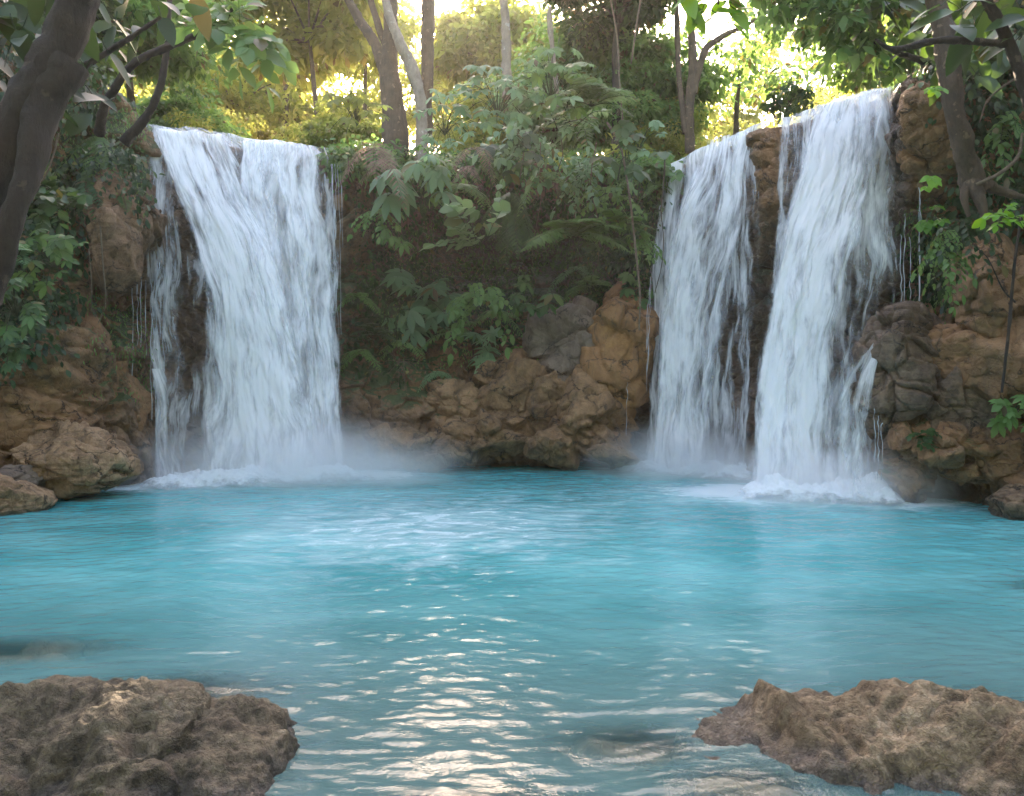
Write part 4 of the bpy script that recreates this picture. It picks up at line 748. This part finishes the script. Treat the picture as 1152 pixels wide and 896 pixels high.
# ---------------------------------------------------------------- near trees
def tree_near(name, label, limbs, bark, leaves=None, leafm='leaf_mid'):
    global rng; rng = np.random.default_rng(zlib.crc32(label.encode()))
    base = W(*limbs[0][0][0]); e = empty(name, tuple(base), label, 'tree'); tb = Tubes()
    for i, (pts, r) in enumerate(limbs):
        P = np.array([W(*q) for q in pts]) - base
        P[1:-1] += rng.normal(0, .012, (len(P) - 2, 3)) if len(P) > 2 else 0
        # radii given in pixels
        rr = [a * q[2] / F for a, q in zip(r, pts)]; tb.add(P, rr, k=20, n=len(P) * 22, rough=.28, seed=i * 5 + len(label))
    tb.build('trunk', M[bark], e)
    if leaves:
        pl = Plant(); leaves(pl, base)
        pl.L.build('crown', M[leafm], e, pl.T)
    return e
def lv_branch(pts, n, ll, lw, spread, kind='ell', tint=.4, k=7):
    def f(pl, base):
        C = catmull(np.array([W(*q) for q in pts]), 40) - base
        for i in range(n):
            c = C[rng.integers(4, 40)]; d = nrm(rv() + np.array([.3, -.2, .1])); twig(pl, c, d, spread * rng.uniform(.5, 1.1), k, ll, lw, .35, tint, kind, r=.004)
    return f
tree_near('leaning_tree', 'thick dark trunk leaning across the upper left corner with a slimmer fork below it', [
    ([(-40, 330, 5.2), (-12, 230, 5.2), (10, 170, 5.2), (45, 95, 5.2), (78, 30, 5.2), (100, -30, 5.2), (118, -90, 5.3)], [32, 30, 27, 24, 22, 20, 19]),
    ([(-12, 340, 5.0), (4, 285, 5.0), (24, 225, 5.0), (34, 178, 5.05), (55, 120, 5.15), (80, 70, 5.2)], [14, 15, 14, 14, 18, 20])], 'bark_dark')
tree_near('overhanging_tree', 'slender dark tree whose arched branch carries oval leaves over the left waterfall crest', [
    ([(112, 150, 10.6), (118, 125, 10.3), (130, 98, 10), (150, 72, 9.8), (185, 55, 9.6), (215, 42, 9.5), (248, 24, 9.4), (262, 10, 9.4)], [6, 4.5, 4.3, 4.2, 4, 3.3, 2.6, 1.6]),
    ([(140, 160, 10.8), (162, 135, 10.7), (176, 105, 10.6), (184, 75, 10.5), (190, 20, 10.4), (192, -30, 10.4)], [7, 4.5, 4, 3.6, 3, 2.2])],
    'bark_dark', lv_branch([(205, 20, 9.4), (235, 25, 9.4), (265, 30, 9.3), (288, 45, 9.3), (262, 8, 9.4), (225, -10, 9.4)], 20, .26, .085, .55, tint=.45), 'leaf_mid')
tree_near('curved_tree', 'curved grey brown trunk rooted on the right cliff with spreading roots', [
    ([(1100, 215, 8.9), (1088, 185, 8.8), (1075, 130, 8.7), (1068, 75, 8.7), (1056, 20, 8.7), (1042, -40, 8.7)], [13, 12, 11.5, 12, 11, 10]),
    ([(1094, 205, 8.8), (1104, 228, 8.7), (1112, 245, 8.7), (1122, 262, 8.8)], [8, 6, 4, 2]),
    ([(1096, 200, 8.8), (1085, 222, 8.8), (1090, 244, 8.8)], [7, 4, 2]),
    ([(1094, 200, 8.9), (1125, 214, 8.9), (1150, 222, 8.9)], [7, 5, 3])], 'bark_mid')
def big_leaves(pts, n, sz, spread, tint):
    def f(pl, base):
        for (x, y, Y) in pts:
            c0 = W(x, y, Y) - base
            for _ in range(n):
                c = c0 + rng.normal(0, spread, 3) * np.array([1, .6, .45]); d = nrm(rv() * np.array([1, .8, .5]) - UP * .35); L = sz * rng.uniform(.6, 1.15)
                pl.T.add([c - d * L * .35 + UP * .05, c - d * L * .1, c], [.006, .005, .004], k=4, n=6)
                pl.L.add(c, d, UP * .6 + OUT * .4 + rv() * .4, L, L * .27, tint, 'big', .25)
    return f
def canopy(name, label, limbs, pts, n, sz, spread, leafm, bark='bark_dark', tint=.5): return tree_near(name, label, limbs, bark, big_leaves(pts, n, sz, spread, tint), leafm)
canopy('broadleaf_tree', 'tree with large overlapping dark green leaves filling the upper left corner', [([(20, 190, 7.6), (60, 110, 7.5), (90, 40, 7.4), (110, -60, 7.4)], [7, 6, 5, 4]), ([(70, 90, 7.5), (130, 50, 7.2), (180, 20, 7)], [4, 3, 2])],
       [(20, 20, 6.6), (60, -5, 6.6), (110, 0, 8), (150, -12, 11), (25, 60, 6.8), (115, 35, 11.5), (10, 100, 7.5), (60, 60, 8.5), (-10, 10, 7)], 17, .38, .42, 'leaf_canopy', tint=.3)
canopy('broadleaf_tree', 'tree with big sunlit green leaves hanging over the upper right corner', [([(1170, 160, 7.5), (1140, 60, 7.4), (1100, -10, 7.3), (1060, -60, 7.2)], [7, 6, 5, 4]), ([(1135, 50, 7.4), (1060, 45, 7.2), (1010, 55, 7.2), (985, 45, 7.1)], [4, 4, 3, 1.5])],
       [(1005, 25, 9.4), (1035, 35, 9.6), (1075, 10, 9.6), (1115, 10, 7.4), (1145, 15, 7.4), (1100, 50, 9.3), (1025, 65, 9.6), (990, 0, 9), (1135, 50, 8.6), (1060, -10, 9.5)], 15, .40, .36, 'leaf_canopy', tint=.5)
tree_near('overhanging_branch', 'hanging twig of pointed green leaves at the top edge above the far right waterfall', [([(800, -60, 8), (806, -20, 8), (808, 5, 8)], [2.5, 2, 1.2])], 'bark_dark', big_leaves([(800, 6, 8), (812, 0, 8), (792, -4, 8), (806, 18, 8)], 5, .3, .13, .45), 'leaf_bright')

# ---------------------------------------------------------------- forest behind the crest
def crown_mesh(seed, n, rad=(1.6, 1.6, 1.3), leaf=.17, wr=.33, kind='simple', nc=26):
    g = np.random.default_rng(seed); cc = nrm(g.normal(size=(nc, 3))) * g.uniform(.35, 1, (nc, 1)) * np.array(rad); ti = g.uniform(.25, .75, nc)
    L = Leaves(); i = g.integers(0, nc, n); rs = g.uniform(.18, .42, nc) * rad[0]
    q = nrm(g.normal(size=(n, 3))) * (g.uniform(0, 1, (n, 1)) ** .45) * rs[i][:, None] * np.array([1.2, 1.2, .6]); p = cc[i] + q
    d = nrm(q + g.normal(0, .35, (n, 3)) - UP * .25); ll = leaf * g.uniform(.6, 1.3, n)
    L.r[kind].append((p, d, nrm(UP + g.normal(0, .5, (n, 3))), ll, ll * wr, ti[i] + g.normal(0, .12, n), np.full(n, .2)))
    return L, cc
def limbs_to(tb, cc, base, g, n=9, r=.05):
    for c in cc[:n]: tb.add([base, base * .5 + c * .5 + UP * .15, c], [r, r * .6, r * .2], k=6, n=8)
KINDS = {'bushy': (3, 9000, (1.9, 1.9, 1.5), .17), 'loose': (5, 5200, (2.1, 2.1, 1.9), .16), 'spread': (9, 6500, (2.6, 2.6, 1.1), .15)}
protos = {}
def forest_tree(kind, loc, sc, hgt, label, leafm, bark, lean=0., tr=.09, group=None, rot=0., name='forest_tree'):
    """root on the ground; the crown's middle at hgt"""
    e = empty(name, tuple(loc), label, 'tree', group); key = (kind, leafm)
    if key not in protos:
        L, cc = crown_mesh(*KINDS[kind]); protos[key] = (L.build('crown', M[leafm], e), cc); o = protos[key][0]
    else:
        o = protos[key][0].copy(); link(o, e)
    cc = protos[key][1]; o.location = (lean, 0, hgt); o.scale = (sc,) * 3; o.rotation_euler = (0, 0, rot)
    tb = Tubes(); top = np.array([lean, 0, hgt - .6 * sc]); r0 = tr
    tb.add([[0, 0, -.4], [lean * .15 + .05, 0, hgt * .35], [lean * .6 - .05, .03, hgt * .7], top], [r0 * 1.25, r0, r0 * .8, r0 * .5], k=9, n=26, rough=.15, seed=int(abs(loc[0] * 10)))
    cr, sr = math.cos(rot), math.sin(rot)
    for c in cc[:8]:
        q = np.array([c[0] * cr - c[1] * sr, c[0] * sr + c[1] * cr, c[2]]) * sc + [lean, 0, hgt]
        tb.add([top - UP * .3, (top + q) / 2 + UP * .1, q], [r0 * .5, r0 * .3, .01], k=5, n=8)
    tb.build('trunk', M[bark], e); return e
def gz(x, y): return 6.0 + .05 * max(0, y - 15) + .1 * max(0, abs(x) - 9)
def at(px, Y):
    x = (px - CX) / F * Y; return (x, Y, gz(x, Y) - .1)
# individually recognisable trees of the photo: trunks in view
def photo_tree(label, limbs, bark, name='forest_tree', crowns=(), leafm='leaf_gold'):
    e = tree_near(name, label, limbs, bark)
    for (px, py, Y, sc, kd, seed) in crowns:
        L, cc = crown_mesh(seed, int(3000 * min(1.6, sc * sc)), tuple(sc * a for a in KINDS[kd][2]), .16); o = L.build('crown', M[leafm], e)
        o.location = Vector(W(px, py, Y)) - e.location
    return e
photo_tree('forked brown tree right of the left waterfall, three limbs spreading from a dark lower trunk', [([(446, 190, 15.4), (442, 130, 15.5), (438, 80, 15.6), (440, 30, 15.7), (438, -30, 15.8)], [17, 14, 11, 9, 8]), ([(436, 92, 15.6), (422, 50, 15.7), (404, 22, 15.8), (385, -10, 15.8)], [7, 6, 5, 4]), ([(438, 60, 15.6), (426, 30, 15.7), (415, -8, 15.8)], [5, 4, 3.5])], 'bark_mid')
photo_tree('pale leaning trunk in front of the forked brown tree', [([(476, 190, 15.1), (474, 150, 15.1), (472, 110, 15.1), (464, 75, 15.2), (450, 45, 15.2), (436, 10, 15.3), (425, -25, 15.3)], [9, 7, 6.5, 7, 6, 5, 4])], 'bark_pale')
photo_tree('straight reddish trunk glowing in the sun right of the pale leaning trunk', [([(481, 160, 16.4), (480, 110, 16.5), (481, 60, 16.6), (482, 0, 16.7), (483, -40, 16.8)], [6, 6, 7, 7, 6])], 'bark_mid')
photo_tree('slim pale straight trunk above the middle ledge', [([(570, 110, 16), (570, 70, 16), (567, 30, 16), (563, -30, 16)], [6, 5.5, 5, 5])], 'bark_pale')
photo_tree('thin pale dead stem right of the slim straight trunk', [([(628, 120, 16), (622, 60, 16), (619, 25, 16), (619, 8, 16)], [2.5, 2.5, 3, 1.5])], 'bark_pale')
photo_tree('brown tree forking behind the crest of the far right waterfall', [([(776, 172, 16.5), (776, 120, 16.5), (779, 80, 16.6), (776, 30, 16.7), (770, -30, 16.8)], [6, 5, 5, 4, 3]), ([(780, 105, 16.5), (792, 60, 16.5), (812, 42, 16.6), (838, 28, 16.7), (862, 16, 16.8)], [4, 4, 3, 2.5, 1.2]), ([(772, 150, 16.5), (764, 90, 16.6), (762, 30, 16.7), (760, -20, 16.8)], [4, 3, 3, 2.5])], 'bark_mid', crowns=[(860, 18, 16.8, .35, 'loose', 41), (760, -20, 16.8, .5, 'loose', 42)], leafm='leaf_mid')
photo_tree('slender umbrella crowned tree between the right waterfalls', [([(828, 152, 18), (829, 120, 18), (832, 95, 18)], [3, 2.5, 2])], 'bark_mid', crowns=[(836, 80, 18, .72, 'spread', 44)], leafm='leaf_mid')
photo_tree('small dark bush tree on the skyline left of the tall right waterfall', [([(888, 128, 15), (888, 118, 15), (890, 108, 15)], [2, 2, 1.5])], 'bark_dark', crowns=[(892, 108, 15, .28, 'bushy', 46)], leafm='leaf_dark')
photo_tree('dark twig branch with small leaves left of the upper right corner', [([(1040, 70, 9.5), (1012, 62, 9.4), (990, 50, 9.3), (968, 36, 9.3)], [3.5, 3, 2.5, 1.2])], 'bark_dark', 'overhanging_branch', crowns=[(985, 55, 9.3, .12, 'loose', 47), (960, 20, 9.3, .3, 'loose', 48)], leafm='leaf_mid')
photo_tree('dark small leaved branch hanging from the top edge over the right skyline', [([(900, -40, 9.5), (925, -10, 9.4), (938, 20, 9.3)], [3, 2.5, 1.2])], 'bark_dark', 'overhanging_branch', crowns=[(925, 8, 9.4, .3, 'loose', 49), (950, 20, 9.2, .2, 'loose', 50), (890, -10, 9.6, .25, 'loose', 51)], leafm='leaf_mid')
# the wood itself: (px, Y, crown height above its ground, scale, kind, leaf, bark)
FT = [(262, 24, 2.4, .7, 'loose', 'leaf_gold', 'low golden tree between the left waterfall crest and the far trunks'), (205, 21, 2.4, .8, 'bushy', 'leaf_mid', 'bushy tree behind the left end of the left crest'), (300, 19, .9, .45, 'bushy', 'leaf_mid', 'small dark bush tree on the skyline above the left waterfall'),
      (230, 18, 1.0, .5, 'loose', 'leaf_gold', 'small sunlit tree behind the crest of the left waterfall'), (345, 21, 1.4, .6, 'loose', 'leaf_gold', 'small sunlit tree right of the left crest'), (385, 18.5, 1.5, .6, 'bushy', 'leaf_gold', 'yellow green tree left of the forked brown tree'),
      (520, 19, 1.7, .6, 'loose', 'leaf_gold', 'sunlit tree behind the reddish trunk'), (565, 20, 2.4, .8, 'bushy', 'leaf_mid', 'green tree behind the slim pale trunk'), (620, 18.5, 2.2, .85, 'bushy', 'leaf_blue', 'bluish green tree above the middle ledge'),
      (660, 19, 3.4, .9, 'bushy', 'leaf_mid', 'full green tree at the top of the middle'), (700, 18, 1.8, .75, 'bushy', 'leaf_mid', 'green tree behind the tall thin liana'), (740, 19, 3.0, .9, 'bushy', 'leaf_mid', 'dark green tree left of the forking brown tree'),
      (735, 17.5, 1.1, .55, 'loose', 'leaf_gold', 'low yellowish tree left of the far right waterfall crest'), (800, 23, 2.2, .8, 'loose', 'leaf_gold', 'hazy yellow tree behind the far right crest'), (850, 24, 1.9, .8, 'loose', 'leaf_gold', 'hazy green tree between the right crests'),
      (935, 20, 1.6, .6, 'loose', 'leaf_gold', 'golden tree behind the tall right waterfall'), (905, 25, 2.6, .8, 'loose', 'leaf_gold', 'faint golden tree left of the tall right waterfall'), (985, 19, 2.4, .7, 'bushy', 'leaf_gold', 'golden tree against the right end of the tall waterfall'),
      (1030, 15, 3.2, 1.0, 'bushy', 'leaf_mid', 'dense green tree behind the curved trunk'), (1110, 14, 3.6, 1.1, 'bushy', 'leaf_dark', 'dark dense tree over the right cliff'), (80, 16, 3.6, 1.1, 'bushy', 'leaf_mid', 'dense green tree over the left bank'), (0, 15, 3.2, 1.1, 'bushy', 'leaf_dark', 'dark dense tree beyond the left edge'),
      (150, 18, 4.2, 1.0, 'loose', 'leaf_mid', 'airy green tree above the left waterfall crest'), (690, 17, 4.6, .9, 'bushy', 'leaf_dark', 'dark crown at the top edge right of the middle')]
for i, (px, Y, h_, sc, kd, lf, lb) in enumerate(FT):
    forest_tree(kd, at(px, Y), sc, h_, lb, lf, ['bark_mid', 'bark_dark'][i % 2], lean=rng.uniform(-.3, .3), tr=.05 + .05 * sc, rot=i * 1.3)
g = np.random.default_rng(4)
for i in range(44):
    px = g.uniform(-60, 1210); Y = g.uniform(25, 50); tpy = g.uniform(-30, 140); sc = g.uniform(1.1, 2.0)
    if abs(px - 480) < 55 and tpy < 60: continue
    if abs(px - 905) < 55 and tpy < 100: continue
    if i % 3 == 0: tpy = g.uniform(90, 150)
    z = CAMZ + (HZ - tpy) / F * Y - gz(0, Y)
    forest_tree(['bushy', 'loose', 'loose', 'spread'][i % 4], at(px, Y), sc, max(1.2, z), 'hazy sunlit tree far back in the wood behind the waterfall crests', ['leaf_gold', 'leaf_gold', 'leaf_gold', 'leaf_gold'][i % 4], 'bark_mid', lean=g.uniform(-.6, .6), tr=g.uniform(.08, .16), rot=i * 1.7, group='far trees of the wood behind the crests')
n = 9000; Lv = Leaves(); Yc = g.uniform(15.8, 32, n); Xc = g.uniform(-.75, .75, n) * Yc
Xc = np.where((Yc < 17) & (((Xc > -6.5) & (Xc < -3.2)) | ((Xc > 2.9) & (Xc < 5.9))), -12, Xc)
C = np.stack([Xc, Yc, 6.1 + .05 * np.maximum(0, Yc - 15) + .1 * np.maximum(0, np.abs(Xc) - 9)], 1)
C[:, 2] += np.maximum(0, fbm(C * .8, 3, 31)) * 1.6 * g.uniform(0, 1, n)
for _ in range(3):
    p = C + g.normal(0, .15, C.shape) + UP * .1; ll = g.uniform(.12, .26, n)
    Lv.r['simple'].append((p, nrm(g.normal(size=(n, 3)) * np.array([1, 1, .6]) + UP * .3), nrm(UP + g.normal(0, .4, (n, 3))), ll, ll * .3, .5 + .5 * fbm(C * .7, 2, 8), np.full(n, .3)))
tag(Lv.build('forest_undergrowth', M['leaf_gold']), kind='stuff')
SKY, SUN, EXPO, HAZE = .15, 5, 3.35, .0007

# ---------------------------------------------------------------- air
def box(name, a, b, mat):
    V = [[x, y, z] for x in (a[0], b[0]) for y in (a[1], b[1]) for z in (a[2], b[2])]
    return tag(mesh(name, V, [[0, 1, 3, 2], [4, 6, 7, 5], [0, 4, 5, 1], [2, 3, 7, 6], [0, 2, 6, 4], [1, 5, 7, 3]], mat, smooth=False), kind='stuff')
m = bpy.data.materials.new('air'); m.use_nodes = True; n = m.node_tree.nodes; n.clear(); v = n.new('ShaderNodeVolumePrincipled'); v.inputs['Color'].default_value = (.97, .93, .85, 1)
v.inputs['Density'].default_value = HAZE; v.inputs['Anisotropy'].default_value = .4; o = n.new('ShaderNodeOutputMaterial'); m.node_tree.links.new(v.outputs[0], o.inputs['Volume'])
box('haze', (-160, -160, -2.3), (160, 160, 30), m)
def mist(loc, r, dens, seed):
    t = NT('mist'); tc = t.n('ShaderNodeTexCoord').outputs['Object']
    ln = t.n('ShaderNodeVectorMath', operation='LENGTH'); t.l(tc, ln.inputs[0]); f = t.ss(ln.outputs['Value'], 1.0, .1)
    nz = t.noise(t.mapping(tc, (1.5, 1.5, 1.2)), 1.6, 3, .6); f = t.math('MULTIPLY', f, t.ss(nz, .25, .75)); f = t.math('MULTIPLY', f, dens)
    v = t.n('ShaderNodeVolumePrincipled', i_Anisotropy=.2); v.inputs['Color'].default_value = (1, 1, 1, 1); t.l(f, v.inputs['Density']); t.l(v.outputs[0], t.out.inputs['Volume'])
    import bmesh
    me = bpy.data.meshes.new('mist'); bm = bmesh.new(); bmesh.ops.create_icosphere(bm, subdivisions=3, radius=1); bm.to_mesh(me); bm.free(); me.materials.append(t.m)
    o = link(bpy.data.objects.new('mist', me)); o.location = loc; o.scale = r; tag(o, kind='stuff')
mist((-3.6, 12.0, .12), (3.5, 1.5, 1.2), 2.6, 1)
mist((3.0, 13.0, .1), (2.1, 1.3, 1.0), 3.2, 2)
mist((4.4, 10.4, .1), (2.1, 1.2, .9), 3.0, 3)
S.cycles.volume_step_rate = 1.0; S.cycles.volume_max_steps = 96

# ---------------------------------------------------------------- camera, light
cam = bpy.data.objects.new('camera', bpy.data.cameras.new('camera')); link(cam); cam.location = (0, 0, CAMZ); cam.rotation_euler = (R(90), 0, 0)
cam.data.lens = 36 * F / 1152; cam.data.shift_y = -(448 - HZ) / 1152; cam.data.clip_end = 600; cam.data.clip_start = .05; S.camera = cam
w = bpy.data.worlds.new('World'); S.world = w; w.use_nodes = True; nt = w.node_tree; nt.nodes.clear()
SUN_EL, SUN_AZ = R(27.5), R(-5)
sk = nt.nodes.new('ShaderNodeTexSky'); sk.sky_type = 'NISHITA'; sk.sun_disc = False; sk.sun_elevation = SUN_EL; sk.sun_rotation = SUN_AZ; sk.dust_density = 2.5; sk.air_density = 1.2
bg = nt.nodes.new('ShaderNodeBackground'); bg.inputs[1].default_value = SKY; wo = nt.nodes.new('ShaderNodeOutputWorld')
tn = nt.nodes.new('ShaderNodeMix'); tn.data_type = 'RGBA'; tn.blend_type = 'MULTIPLY'; tn.inputs[0].default_value = 1; tn.inputs[7].default_value = (1, .84, .76, 1)
nt.links.new(sk.outputs[0], tn.inputs[6]); nt.links.new(tn.outputs[2], bg.inputs[0]); nt.links.new(bg.outputs[0], wo.inputs[0])
sd = bpy.data.lights.new('sun', 'SUN'); sd.energy = SUN; sd.angle = R(.5); sd.color = (1, .80, .56)
so = bpy.data.objects.new('sun', sd); link(so)
dirv = Vector((math.sin(SUN_AZ) * math.cos(SUN_EL), math.cos(SUN_AZ) * math.cos(SUN_EL), math.sin(SUN_EL))); so.rotation_euler = dirv.to_track_quat('Z', 'Y').to_euler()
S.view_settings.view_transform = 'Standard'; S.view_settings.look = 'None'; S.view_settings.gamma = 1; S.view_settings.exposure = EXPO
S.render.engine = 'CYCLES'; cy = S.cycles; cy.use_denoising = True; cy.max_bounces = 6; cy.diffuse_bounces = 3; cy.glossy_bounces = 3; cy.transmission_bounces = 4; cy.transparent_max_bounces = 24
cy.volume_bounces = 3; cy.caustics_reflective = False; cy.caustics_refractive = False; cy.sample_clamp_indirect = 6
